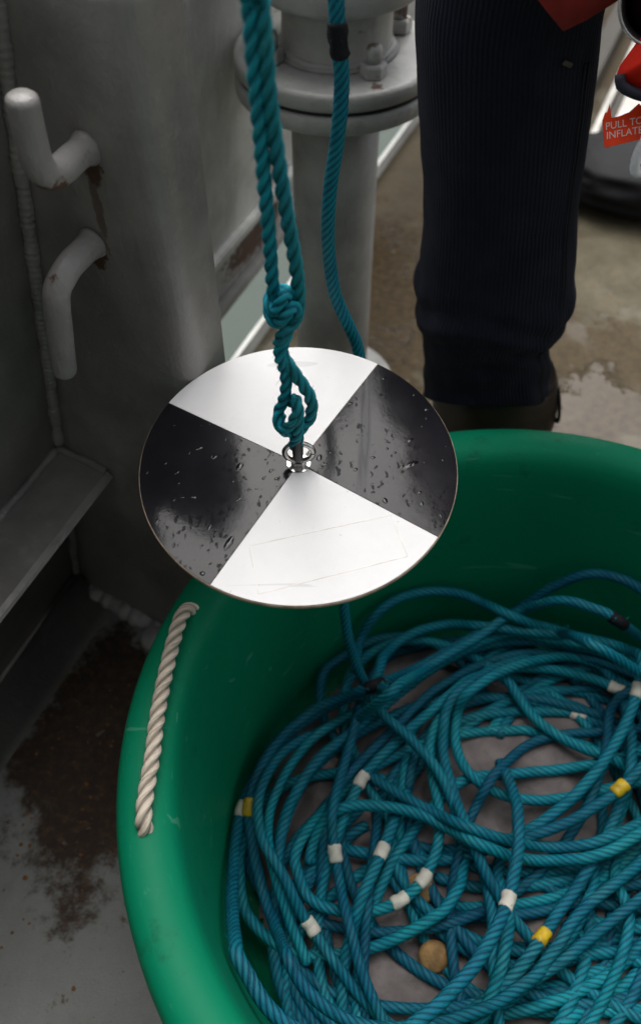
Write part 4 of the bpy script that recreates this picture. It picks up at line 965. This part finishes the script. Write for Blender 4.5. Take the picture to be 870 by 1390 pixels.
# eye bolt
eb = put('eye_bolt', lathe([(.0, .0006), (.0108, .0006), (.0112, .0010), (.0112, .0017), (.0066, .0020), (.0066, .0060), (.0056, .0066), (.0042, .0068), (.0042, .0085), (.0, .009)], (0, 0, 0), 30, MD), M['steel'], root)
put('hex_nut', lathe([(.0038, .0022), (.0076, .0022), (.0080, .0028), (.0080, .0070), (.0072, .0078), (.0038, .0078)], (0, 0, 0), 6, MD), M['steel'], eb)
RCEN = Vector((.0005, -.0005, .0188)); rp = []
for k in range(49):
    t = 2 * math.pi * k / 48; rp.append(MD @ (RCEN + Vector((.0132 * math.cos(t), .0012 * math.sin(t), .0118 * math.sin(t)))))
v, f, u = tube([tuple(p) for p in rp], .0027, 14, .0014)
put('ring', from_np(v, f), M['steel'], eb, True)

# ------------------------------------------------------------------ suspension rope, knotted above the disk
root = empty('suspension_rope', (-.0206, .527, .64), 'doubled teal rope knotted twice and tied to the steel ring of the disk', 'rope')
KN = dict(
    left=[(-.06, .527, 1.6), (-.05, .527, 1.25), (-0.0425, 0.527, 1.0215), (-0.0407, 0.527, 0.9992), (-0.0402, 0.527, 0.9669), (-0.039, 0.527, 0.9261), (-0.0376, 0.527, 0.8798), (-0.0365, 0.527, 0.8393), (-0.0362, 0.527, 0.8107), (-0.0356, 0.53, 0.7903), (-0.033, 0.533, 0.7717), (-0.0286, 0.531, 0.7623), (-0.027, 0.527, 0.7545), (-0.0301, 0.523, 0.748), (-0.0333, 0.522, 0.7388), (-0.031, 0.527, 0.7232), (-0.0292, 0.529, 0.7074), (-0.0304, 0.529, 0.6877), (-0.0349, 0.531, 0.6706), (-0.0377, 0.527, 0.6628), (-0.0353, 0.522, 0.6549), (-0.0295, 0.52, 0.6494), (-0.0252, 0.525, 0.6432)],
    right=[(-.048, .527, 1.6), (-.040, .527, 1.25), (-0.0352, 0.527, 1.0215), (-0.034, 0.527, 0.9992), (-0.0329, 0.527, 0.9711), (-0.0317, 0.527, 0.9403), (-0.0278, 0.527, 0.9011), (-0.0236, 0.527, 0.863), (-0.0197, 0.527, 0.8331), (-0.0171, 0.527, 0.8074), (-0.0169, 0.527, 0.7905), (-0.0183, 0.527, 0.7772), (-0.0225, 0.524, 0.7674), (-0.0283, 0.52, 0.7626), (-0.0323, 0.523, 0.7526), (-0.0324, 0.53, 0.7373), (-0.0293, 0.531, 0.7253), (-0.025, 0.527, 0.7208), (-0.0204, 0.527, 0.7109), (-0.0144, 0.527, 0.6992), (-0.0089, 0.527, 0.6853), (-0.0077, 0.527, 0.671), (-0.0105, 0.527, 0.6581), (-0.0157, 0.524, 0.6528), (-0.0197, 0.521, 0.6484), (-0.0206, 0.520, 0.640), (-0.0209, 0.5195, 0.632)],
    wrap=[(-0.0178, 0.536, 0.78), (-0.0206, 0.525, 0.7969), (-0.0259, 0.519, 0.8028), (-0.0305, 0.517, 0.7956), (-0.0353, 0.517, 0.7852), (-0.04, 0.521, 0.7848), (-0.0424, 0.527, 0.7871), (-0.0409, 0.534, 0.7879), (-0.0346, 0.537, 0.7918), (-0.0255, 0.537, 0.7932), (-0.0188, 0.535, 0.7878)],
    wrap2=[(-0.0425, 0.531, 0.7768), (-0.0416, 0.522, 0.7755), (-0.0371, 0.518, 0.7723), (-0.0306, 0.515, 0.7755), (-0.024, 0.514, 0.7869), (-0.0184, 0.517, 0.7915), (-0.0148, 0.525, 0.7781), (-0.0176, 0.533, 0.7621), (-0.0249, 0.536, 0.7529)],
    low=[(-0.0344, 0.535, 0.6537), (-0.038, 0.527, 0.6563), (-0.0339, 0.519, 0.6552), (-0.027, 0.515, 0.6631), (-0.0223, 0.515, 0.6741), (-0.0202, 0.518, 0.6836), (-0.0214, 0.523, 0.6883), (-0.0245, 0.531, 0.6742)],
    low2=[(-0.0214, 0.521, 0.6903), (-0.0189, 0.516, 0.682), (-0.0192, 0.515, 0.6687), (-0.0205, 0.516, 0.6517), (-0.0230, 0.519, 0.640), (-0.025, 0.524, 0.628)])
RS = .0055
def shrink(P, c, f): return [tuple(c[i] + (p[i] - c[i]) * f for i in range(3)) for p in P]
KN['wrap'] = shrink(KN['wrap'], (-.029, .5275, .785), .82); KN['wrap2'] = shrink(KN['wrap2'], (-.029, .5275, .780), .80)
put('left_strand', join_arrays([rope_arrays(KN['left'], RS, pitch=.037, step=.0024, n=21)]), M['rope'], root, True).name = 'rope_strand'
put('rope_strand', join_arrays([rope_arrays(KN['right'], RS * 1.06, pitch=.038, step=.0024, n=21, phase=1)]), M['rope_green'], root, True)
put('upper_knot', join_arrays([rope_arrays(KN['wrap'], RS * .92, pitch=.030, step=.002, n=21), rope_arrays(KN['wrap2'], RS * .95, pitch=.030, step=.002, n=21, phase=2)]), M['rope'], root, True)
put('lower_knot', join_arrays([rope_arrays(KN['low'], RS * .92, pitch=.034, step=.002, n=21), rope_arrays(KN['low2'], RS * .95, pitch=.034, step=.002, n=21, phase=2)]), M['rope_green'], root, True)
sl = [(-.0208, .5195, .643), (-.0208, .5185, .636), (-.0208, .5180, .628), (-.0208, .5188, .620), (-.0208, .5215, .6145), (-.0208, .5265, .6125), (-.0208, .532, .615), (-.0208, .5345, .622), (-.0206, .5335, .632), (-.0205, .531, .640)]
v, f, u = tube(sl, .0047, 16, .0012, radius=([0, 1], [.0049, .0049]))
put('black_sleeve', from_np(v, f), M['black_rubber'], root, True)
fibres(KN['left'], RS, 600, 'loose_fibres', root, M['rope'], 5, .70, 1.02, .010)
fibres(KN['right'], RS, 700, 'loose_fibres', root, M['rope_green'], 6, .66, 1.02, .010)

# ------------------------------------------------------------------ person
PY = .97
person = empty('person', (.33, PY, 0), 'person in navy corduroy trousers, dark boots, red jacket and red lifejacket standing behind the tub', 'person')
def loft(rows, mat, name, parent, n=64, uvr=True, sub=.006, disp=None, cap=True, parts=None):
    """rows: z, xl, xr, ycentre, depth half"""
    Rr = np.array(rows, float)
    Q = [Rr[0]]
    d = np.r_[0, np.cumsum(np.abs(np.diff(Rr[:, 0])) + 1e-5)]
    ss = np.linspace(0, d[-1], max(4, int(d[-1] / sub)))
    # smooth (monotone-ish) interpolation
    P = np.vstack([2 * Rr[0] - Rr[1], Rr, 2 * Rr[-1] - Rr[-2]])
    Z = []
    for s_ in ss:
        i = min(len(d) - 2, int(np.searchsorted(d, s_, side='right') - 1)); t = (s_ - d[i]) / (d[i + 1] - d[i])
        m0 = (P[i + 2] - P[i]) * .5; m1 = (P[i + 3] - P[i + 1]) * .5; p0 = P[i + 1]; p1 = P[i + 2]
        Z.append(p0 * (2 * t ** 3 - 3 * t * t + 1) + m0 * (t ** 3 - 2 * t * t + t) + p1 * (-2 * t ** 3 + 3 * t * t) + m1 * (t ** 3 - t * t))
    V = []; UV = []
    for (z, xl, xr, yc, dh), s_ in zip(Z, ss):
        cx, hw = (xl + xr) / 2, (xr - xl) / 2
        for j in range(n):
            th = 2 * math.pi * j / n
            c_, s2 = math.cos(th), math.sin(th)
            k = (abs(c_) ** 2.3 + abs(s2) ** 2.3) ** (-1 / 2.3)
            dd = disp(z, th) if disp else 0
            V.append((cx + (hw + dd) * k * c_, yc + (dh + dd) * k * s2, z + (dd * .0)))
            UV.append((th * (hw + dh) / 2 if not uvr else th * .085, s_))
    m = len(Z); F = []
    for i in range(m - 1):
        for j in range(n):
            k = (j + 1) % n; F.append((i * n + j, i * n + k, (i + 1) * n + k, (i + 1) * n + j))
    if cap:
        F.append(tuple(range(n))); F.append(tuple((m - 1) * n + j for j in range(n)))
    if parts is not None:
        parts.append((np.array(V), F, np.array(UV))); return None
    return put(name, from_np(np.array(V), F, np.array(UV), recalc=True), mat, parent, True)

def folds(z, th):
    front = max(0.0, -math.sin(th))
    w = math.exp(-((z - .440) / .060) ** 2)
    d = .0034 * w * math.sin(2 * math.pi * (z + .030 * math.cos(th - 1.2) + .014 * math.sin(3 * th + 9 * z)) / .052)
    d += .0020 * math.exp(-((z - .345) / .04) ** 2) * math.sin(2 * math.pi * (z - .018 * math.cos(th + .4)) / .060)
    d += .0034 * mnoise.noise(Vector((math.cos(th) * 1.6, math.sin(th) * 1.6, z * 9)))
    d += .0028 * mnoise.noise(Vector((math.cos(th) * 3.4, math.sin(th) * 3.4, z * 26))) * (1.4 if z < .5 else .5)
    return d
legA = [(.98, .110, .30, .955, .115), (.90, .100, .295, .965, .108), (.83, .100, .293, .97, .102), (.755, .108, .304, .97, .099), (.62, .127, .320, .965, .095), (.53, .131, .334, .96, .096), (.490, .130, .341, .957, .100), (.460, .131, .3435, .957, .103), (.438, .136, .341, .960, .101), (.422, .142, .335, .964, .096), (.405, .147, .3335, .968, .092), (.385, .153, .340, .97, .090), (.365, .158, .347, .971, .089), (.345, .160, .350, .972, .088), (.328, .162, .355, .973, .088), (.318, .163, .358, .973, .088)]
legB = [(z, (.372 + (.98 - z) * .25), .372 + (.98 - z) * .25 + (xr - xl), y + .03, d) for z, xl, xr, y, d in legA]
pp = []
def hem(arr):
    for q in arr:
        k = min(1, max(0, (.47 - q[2]) / .15)); q[2] -= k * (q[1] - .885) * .72
loft(legA, None, '', None, 150, disp=folds, parts=pp, sub=.0045)
loft(legB, None, '', None, 90, disp=lambda z, t: folds(z, t + 1), parts=pp, sub=.007)
loft([(1.12, .12, .55, .965, .13), (1.02, .108, .565, .965, .135), (.95, .106, .566, .965, .132), (.895, .115, .555, .965, .122), (.865, .135, .535, .967, .09)], None, '', None, 90, parts=pp)
hem(pp[0][0]); hem(pp[1][0])
trousers = put('trousers', join_arrays(pp), M['jeans'], person, True)
# side seam of the near leg, two raised rows of stitching
def on_leg(z, th, push=0.0):
    x, y, z = on_leg0(z, th, push)
    return (x, y, z - min(1, max(0, (.47 - z) / .15)) * (y - .885) * .72)
def on_leg0(z, th, push=0.0):
    Rr = np.array(legA)[::-1]
    v = [np.interp(z, Rr[:, 0], Rr[:, k]) for k in range(1, 5)]
    cx, hw = (v[0] + v[1]) / 2, (v[1] - v[0]) / 2; c_, s2 = math.cos(th), math.sin(th)
    k = (abs(c_) ** 2.3 + abs(s2) ** 2.3) ** (-1 / 2.3); dd = folds(z, th) + push
    return (cx + (hw + dd) * k * c_, v[2] + (v[3] + dd) * k * s2, z)
sm = []
for th in (-.80, -.74):
    sm.append(tube([on_leg(z, R_(-45) + (th + .77), .0002) for z in np.linspace(.322, .80, 46)], .0013, 6, .006))
put('seam', join_arrays(sm), M['seam'], trousers)
def boot(dx, dy, parent, ref):
    V = []
    c0 = (ref[0], ref[1])
    pp = []
    x0, x1 = c0
    loft([(.310, x0 + .008, x1 - .014, .973 + dy, .078), (.30, x0 + .006, x1 - .008, .973 + dy, .081), (.255, x0 + .010, x1 + .002, .974 + dy, .083), (.20, x0 + .016, x1 + .004, .975 + dy, .080), (.13, x0 + .028, x1 - .008, .980 + dy, .072), (.08, x0 + .034, x1 - .014, .975 + dy, .080), (.03, x0 + .036, x1 - .016, .965 + dy, .095), (.016, x0 + .036, x1 - .016, .965 + dy, .096)], None, '', None, 48, parts=pp)
    # foot, lofted forward
    cx = (x0 + x1) / 2 + .01
    F = []; V = []; n = 28
    secs = [(1.03, .030, .045), (1.0, .052, .085), (.94, .058, .105), (.88, .056, .080), (.82, .056, .060), (.76, .050, .048), (.725, .036, .038), (.712, .012, .020)]
    for y, hw, h in secs:
        for j in range(n):
            t = 2 * math.pi * j / n; V.append((cx + hw * math.cos(t), y + dy, .014 + max(0, h * .5 * (1 + math.sin(t)))))
    for i in range(len(secs) - 1):
        for j in range(n): F.append((i * n + j, i * n + (j + 1) % n, (i + 1) * n + (j + 1) % n, (i + 1) * n + j))
    F.append(tuple(range(n))); F.append(tuple((len(secs) - 1) * n + j for j in range(n)))
    pp.append((np.array(V), F, np.zeros((len(V), 2))))
    b = put('boot', join_arrays(pp), M['boot'], parent, True)
    S = [(cx + .060 * math.cos(t) * (1 if math.sin(t) > 0 else .95), .872 + dy - .170 * math.sin(t), z) for z in (.002, .016) for t in np.linspace(0, 2 * math.pi, 40, endpoint=False)]
    F = [(j, (j + 1) % 40, 40 + (j + 1) % 40, 40 + j) for j in range(40)] + [tuple(range(40)), tuple(range(40, 80))]
    put('sole', from_np(np.array(S), F, recalc=True), M['black_rubber'], b)
    lp = [(x1 - .012, .945 + dy, .300), (x1 - .006, .938 + dy, .278), (x1 + .000, .934 + dy, .245), (x1 - .001, .935 + dy, .232), (x1 - .006, .940 + dy, .246), (x1 - .010, .945 + dy, .275)]
    v, f, u = tube(lp, .0028, 8, .006); put('pull_loop', from_np(v, f), M['navy'], b)
boot(0, 0, person, (.168, .373)); boot(0, .03, person, (.560, .765))

# body: one continuous skinned surface under the clothes
verts = []; edges = []; rad = []
def bv(p, r, par=None):
    verts.append(p); rad.append(r)
    if par is not None: edges.append((par, len(verts) - 1))
    return len(verts) - 1
pel = bv((.335, .97, 1.0), .11)
sp = bv((.375, .96, 1.15), .10, pel); ch = bv((.44, .94, 1.34), .115, sp); ub = bv((.455, .935, 1.45), .075, ch)
nk = bv((.46, .915, 1.53), .052, ub); hd = bv((.465, .895, 1.60), .070, nk); h2 = bv((.465, .89, 1.68), .082, hd); bv((.465, .895, 1.745), .060, h2)
fc = bv((.465, .835, 1.635), .045, hd); bv((.465, .792, 1.642), .012, fc); bv((.465, .815, 1.60), .026, fc)
for sx in (-1, 1):
    sh = bv((.455 + sx * .17, .945, 1.42), .058, ub); el = bv((.430 + sx * .20, .90, 1.17), .043, sh)
    wr = bv((.400 + sx * .075, .735, 1.075), .028, el)
    pm = bv((.400 + sx * .045, .705, 1.075), .034, wr)
    kx = .400 + sx * .02
    for k in range(4):
        z0 = 1.100 - .018 * k; L = (.036, .042, .040, .030)[k]
        a_ = bv((kx, .690 - .002 * k, z0), .0095, pm); b_ = bv((kx - sx * L * .55, .680, z0 - .003), .0088, a_); bv((kx - sx * L * .95, .690, z0 - .006), .0076, b_)
    t1 = bv((.400 + sx * .045, .690, 1.115), .011, pm); bv((.400 + sx * .022, .682, 1.135), .009, t1)
    hp_ = bv((.205 if sx < 0 else .50, .968, .92), .065, pel)
    kn = bv(((.225 if sx < 0 else .585), .965, .50), .055, hp_); an = bv((.268 if sx < 0 else .675, .975, .10), .038, kn); bv((.275 if sx < 0 else .685, .86, .045), .030, an)
me = bpy.data.meshes.new('body'); me.from_pydata(verts, edges, [])
ob = bpy.data.objects.new('body_cage', me); COL.objects.link(ob)
md = ob.modifiers.new('skin', 'SKIN'); md.use_smooth_shade = True
for i, r in enumerate(rad): me.skin_vertices[0].data[i].radius = (r, r)
me.skin_vertices[0].data[0].use_root = True
ob.modifiers.new('sub', 'SUBSURF').levels = 1
dg = bpy.context.evaluated_depsgraph_get()
bme = bpy.data.meshes.new_from_object(ob.evaluated_get(dg))
bpy.data.objects.remove(ob)
bme.materials.clear()
put('body', bme, M['skin'], person, True)
# hair cap
V = []; F = []; nu, nv = 40, 18
for i in range(nv + 1):
    ph = math.pi * .5 - (math.pi * .62) * i / nv
    for j in range(nu):
        th = 2 * math.pi * j / nu
        cut = 1 if (math.sin(th) > -.55 or ph > .55) else .86
        r = (.094 + .006 * mnoise.noise(Vector((th * 3, ph * 6, 2)))) * cut
        V.append((.465 + r * math.cos(ph) * math.cos(th), .90 + r * 1.08 * math.cos(ph) * math.sin(th), 1.675 + r * 1.12 * math.sin(ph)))
for i in range(nv):
    for j in range(nu): F.append((i * nu + j, i * nu + (j + 1) % nu, (i + 1) * nu + (j + 1) % nu, (i + 1) * nu + j))
put('hair', from_np(V, F), M['hair'], person, True)
# jacket with one corner of its open front hanging lower
pp = []
def jdisp(z, th): return .007 * mnoise.noise(Vector((math.cos(th) * 2, math.sin(th) * 2, z * 7)))
rows = [(1.50, .405, .505, .93, .06), (1.46, .32, .59, .935, .085), (1.40, .255, .655, .94, .115), (1.25, .220, .640, .935, .145), (1.10, .150, .600, .93, .160), (1.0, .092, .578, .925, .175), (.962, .090, .580, .92, .178)]
loft(rows, None, '', None, 96, disp=jdisp, parts=pp, sub=.02, cap=False)
for v_ in pp[0][0]:
    k = max(0.0, min(1.0, (1.05 - v_[2]) / .09)); th = math.atan2(v_[1] - .92, v_[0] - .335)
    if v_[1] < .9:
        x = v_[0]; w = max(0.0, 1 - abs(x - .2085) / .085)
        v_[2] -= k * (.083 * w ** .9); 
        v_[1] += k * w * .012
for sx in (-1, 1):
    v, f, u = rope_arrays([(.455 + sx * .15, .945, 1.43), (.445 + sx * .19, .93, 1.32), (.430 + sx * .205, .90, 1.18), (.415 + sx * .18, .83, 1.12), (.400 + sx * .095, .75, 1.08)], .06, pitch=1e9, step=.02, n=28, lobes=0, radius=([0, .5, 1], [.082, .066, .045]))
    pp.append((v, f, u))
jk = put('jacket', join_arrays(pp), M['jacket'], person, True)
md = jk.modifiers.new('cloth_thickness', 'SOLIDIFY'); md.thickness = .004; md.offset = 1
# small pale tag on the trouser pocket
bm = bmesh.new(); px_, py_, pz_ = on_leg(.808, R_(-62), .002)
bm_box(bm, (-.006, -.001, -.0025), (.006, .001, .0025), Matrix.Translation((px_, py_ - .001, pz_)) @ Matrix.Rotation(R_(28), 4, 'Y') @ Matrix.Rotation(R_(20), 4, 'Z'), .0006)
put('pocket_tag', from_bm(bm), M['coaming'], trousers)

# lifejacket: collar pads hanging to the front
vest = empty('life_jacket', (0.02, -.24, .9), '', ''); 
for k in ('label', 'category'):
    if k in vest: del vest[k]
vest.parent = person
def soft_pad(outline, ymid, th, mat, name, parent, step=.010, corner=None):
    P = np.array([(x, 0, z) for x, z in outline] + [(outline[0][0], 0, outline[0][1])], float)
    # keep corners fairly tight: subdivide straight runs first
    D = []
    for a_, b_ in zip(P[:-1], P[1:]):
        for t in np.linspace(0, 1, max(2, int(np.linalg.norm(b_ - a_) / step)), endpoint=False): D.append(a_ + (b_ - a_) * t)
    D = np.array(D)
    for _ in range(2): D = .25 * np.roll(D, 1, 0) + .5 * D + .25 * np.roll(D, -1, 0)
    cen = D.mean(0); n = len(D); V = []; F = []
    levels = [(1.0, 0.0), (.985, .35), (.94, .68), (.86, .88), (.72, 1.0), (.4, 1.06), (0.12, 1.08)]
    for sgn in (-1, 1):
        for sc, h in levels:
            for p in D:
                q = cen + (p - cen) * sc
                w = mnoise.noise(Vector((q[0] * 14, sgn * 3.0, q[2] * 14))) * .006 * h
                V.append((q[0], ymid(q[0], q[2]) + sgn * th * .5 * h + w, q[2]))
    L = len(levels)
    for sd in range(2):
        o_ = sd * L * n
        for i in range(L - 1):
            for j in range(n):
                k = (j + 1) % n; F.append((o_ + i * n + j, o_ + i * n + k, o_ + (i + 1) * n + k, o_ + (i + 1) * n + j))
        F.append(tuple(o_ + (L - 1) * n + j for j in range(n)))
    bm = bmesh.new(); bm.from_mesh(from_np(V, F)); bmesh.ops.remove_doubles(bm, verts=bm.verts, dist=1e-6); 
    return put(name, from_bm(bm), mat, parent, True)
ym = lambda x, z: .715 + max(0, z - .90) * .16
soft_pad([(.2430, .8605), (.2430, .872), (.2470, .879), (.262, .887), (.285, .897), (.330, .925), (.385, .98), (.43, 1.06), (.58, 1.25), (.565, 1.46), (.525, 1.46), (.53, 1.3), (.48, 1.05), (.44, .90), (.36, .852), (.29, .851)], ym, .042, M['life_red'], 'lobe', vest)
soft_pad([(.24, 1.02), (.225, 1.10), (.245, 1.25), (.335, 1.46), (.38, 1.46), (.35, 1.28), (.33, 1.10), (.315, 1.02)], lambda x, z: .745 + max(0, z - 1.0) * .1, .05, M['life_red'], 'lobe', vest)
v, f, u = tube([(.2450, .709, .8740), (.2462, .705, .8680), (.2540, .702, .8640), (.268, .700, .8605), (.29, .699, .8580), (.33, .699, .858), (.37, .703, .863)], .0045, 10, .004)
put('edge_binding', from_np(v, f), M['navy'], vest, True)
v, f, u = tube([(.275, .712, .866), (.279, .706, .852), (.2775, .703, .840)], .0035, 10, .004)
put('tab_cord', from_np(v, f), M['navy'], vest, True)
# pull tab with its printed words
tabm = frame_mat((.2455, .7005, .8165), Vector((.985, .03, .17)).normalized(), Vector((-.10, .62, .78)).normalized(), Vector((.985, .03, .17)).normalized().cross(Vector((-.10, .62, .78)).normalized()))
bm = bmesh.new()
ol = [(.0000, -.0005), (.0345, .0015), (.0350, .0245), (.0290, .0300), (.0210, .0245), (.0115, .0225), (.0062, .0225), (.0050, .0335), (.0030, .0275), (.0012, .0275), (-.0012, .0215)]
lo = [bm.verts.new((x, y, -.0007)) for x, y in ol]; hi = [bm.verts.new((x, y, .0007)) for x, y in ol]
bm.faces.new(hi); bm.faces.new(lo[::-1])
for k in range(len(ol)):
    j = (k + 1) % len(ol); bm.faces.new((lo[k], lo[j], hi[j], hi[k]))
bmesh.ops.transform(bm, matrix=tabm, verts=bm.verts)
tab = put('pull_tab', from_bm(bm), M['tab_red'], vest)
def words(txt, size, loc, name, parent):
    cu = bpy.data.curves.new('t', 'FONT'); cu.body = txt; cu.size = size; cu.extrude = .00012; cu.align_x = 'CENTER'; cu.space_line = .92
    o = bpy.data.objects.new('t', cu); COL.objects.link(o)
    dg = bpy.context.evaluated_depsgraph_get(); me = bpy.data.meshes.new_from_object(o.evaluated_get(dg)); bpy.data.objects.remove(o)
    me.transform(tabm @ Matrix.Translation(loc)); return me
me = words('PULL TO\nINFLATE', .0082, (.0168, .0136, .00085), 'lettering', tab)
bm = bmesh.new(); bm.from_mesh(tab.data); nf = len(bm.faces)
w = Vector(tab.parent.location) + Vector(person.location)
me.transform(Matrix.Translation(-w)); bm.from_mesh(me)
bm.faces.ensure_lookup_table()
for i in range(nf, len(bm.faces)): bm.faces[i].material_index = 1
bm.to_mesh(tab.data); bm.free(); tab.data.materials.append(M['letter'])
lp = [(.2800, .703, .826), (.2772, .702, .815), (.2770, .702, .803), (.2795, .703, .793), (.285, .704, .791), (.290, .705, .797), (.291, .705, .810), (.288, .704, .826)]
v, f, u = tube(lp, .0044, 12, .0012)
put('white_cord', from_np(v, f, u), M['cord_white'], vest, True)

# ------------------------------------------------------------------ binoculars hanging at the waist
bino = empty('binoculars', (.268, .755, .93), 'black binoculars with a shiny metal rim hanging in front of the red jacket', 'binoculars')
ax = Vector((-.28, -.90, .34)).normalized(); bx = ax.cross(Vector((0, 0, 1))).normalized() * -1; by = ax.cross(bx)
for cx_ in (0, .074):
    Mb = frame_mat(Vector((.2715, .735, .920)) + bx * cx_, bx, by, ax)
    b = put('barrel', lathe([(.0, -.12), (.018, -.12), (.022, -.118), (.022, -.09), (.027, -.07), (.031, -.03), (.0325, -.006), (.0325, -.001), (.0300, -.001), (.0285, -.012), (.027, -.014), (.0, -.014)], (0, 0, 0), 56, Mb), M['lens_black'], bino, True)
    put('metal_rim', lathe([(.0305, -.0012), (.0308, .0006), (.0322, .0014), (.0336, .0006), (.0338, -.0015), (.0336, -.004), (.0322, -.0042)], (0, 0, 0), 64, Mb, closed=True), M['steel'], b, True)
    put('objective_lens', lathe([(.0275, -.0130), (.020, -.0095), (.010, -.0075), (.0, -.007)], (0, 0, 0), 48, Mb), M['glass'], b, True)
bm = bmesh.new(); bm_box(bm, (-.05, -.008, -.085), (.05, .008, -.045), frame_mat(Vector((.2715, .735, .920)) + bx * .037, bx, by, ax), .004)
put('bridge', from_bm(bm), M['lens_black'], bino)
for sx in (-1, 1):
    v, f, u = tube([(.322 + sx * .060, .80, .925), (.322 + sx * .080, .77, .98), (.3105 + sx * .09, .70, 1.1), (.44 + sx * .075, .76, 1.35), (.46 + sx * .06, .90, 1.50)], .004, 8, .02)
    put('strap', from_np(v, f), M['navy'], bino, True)
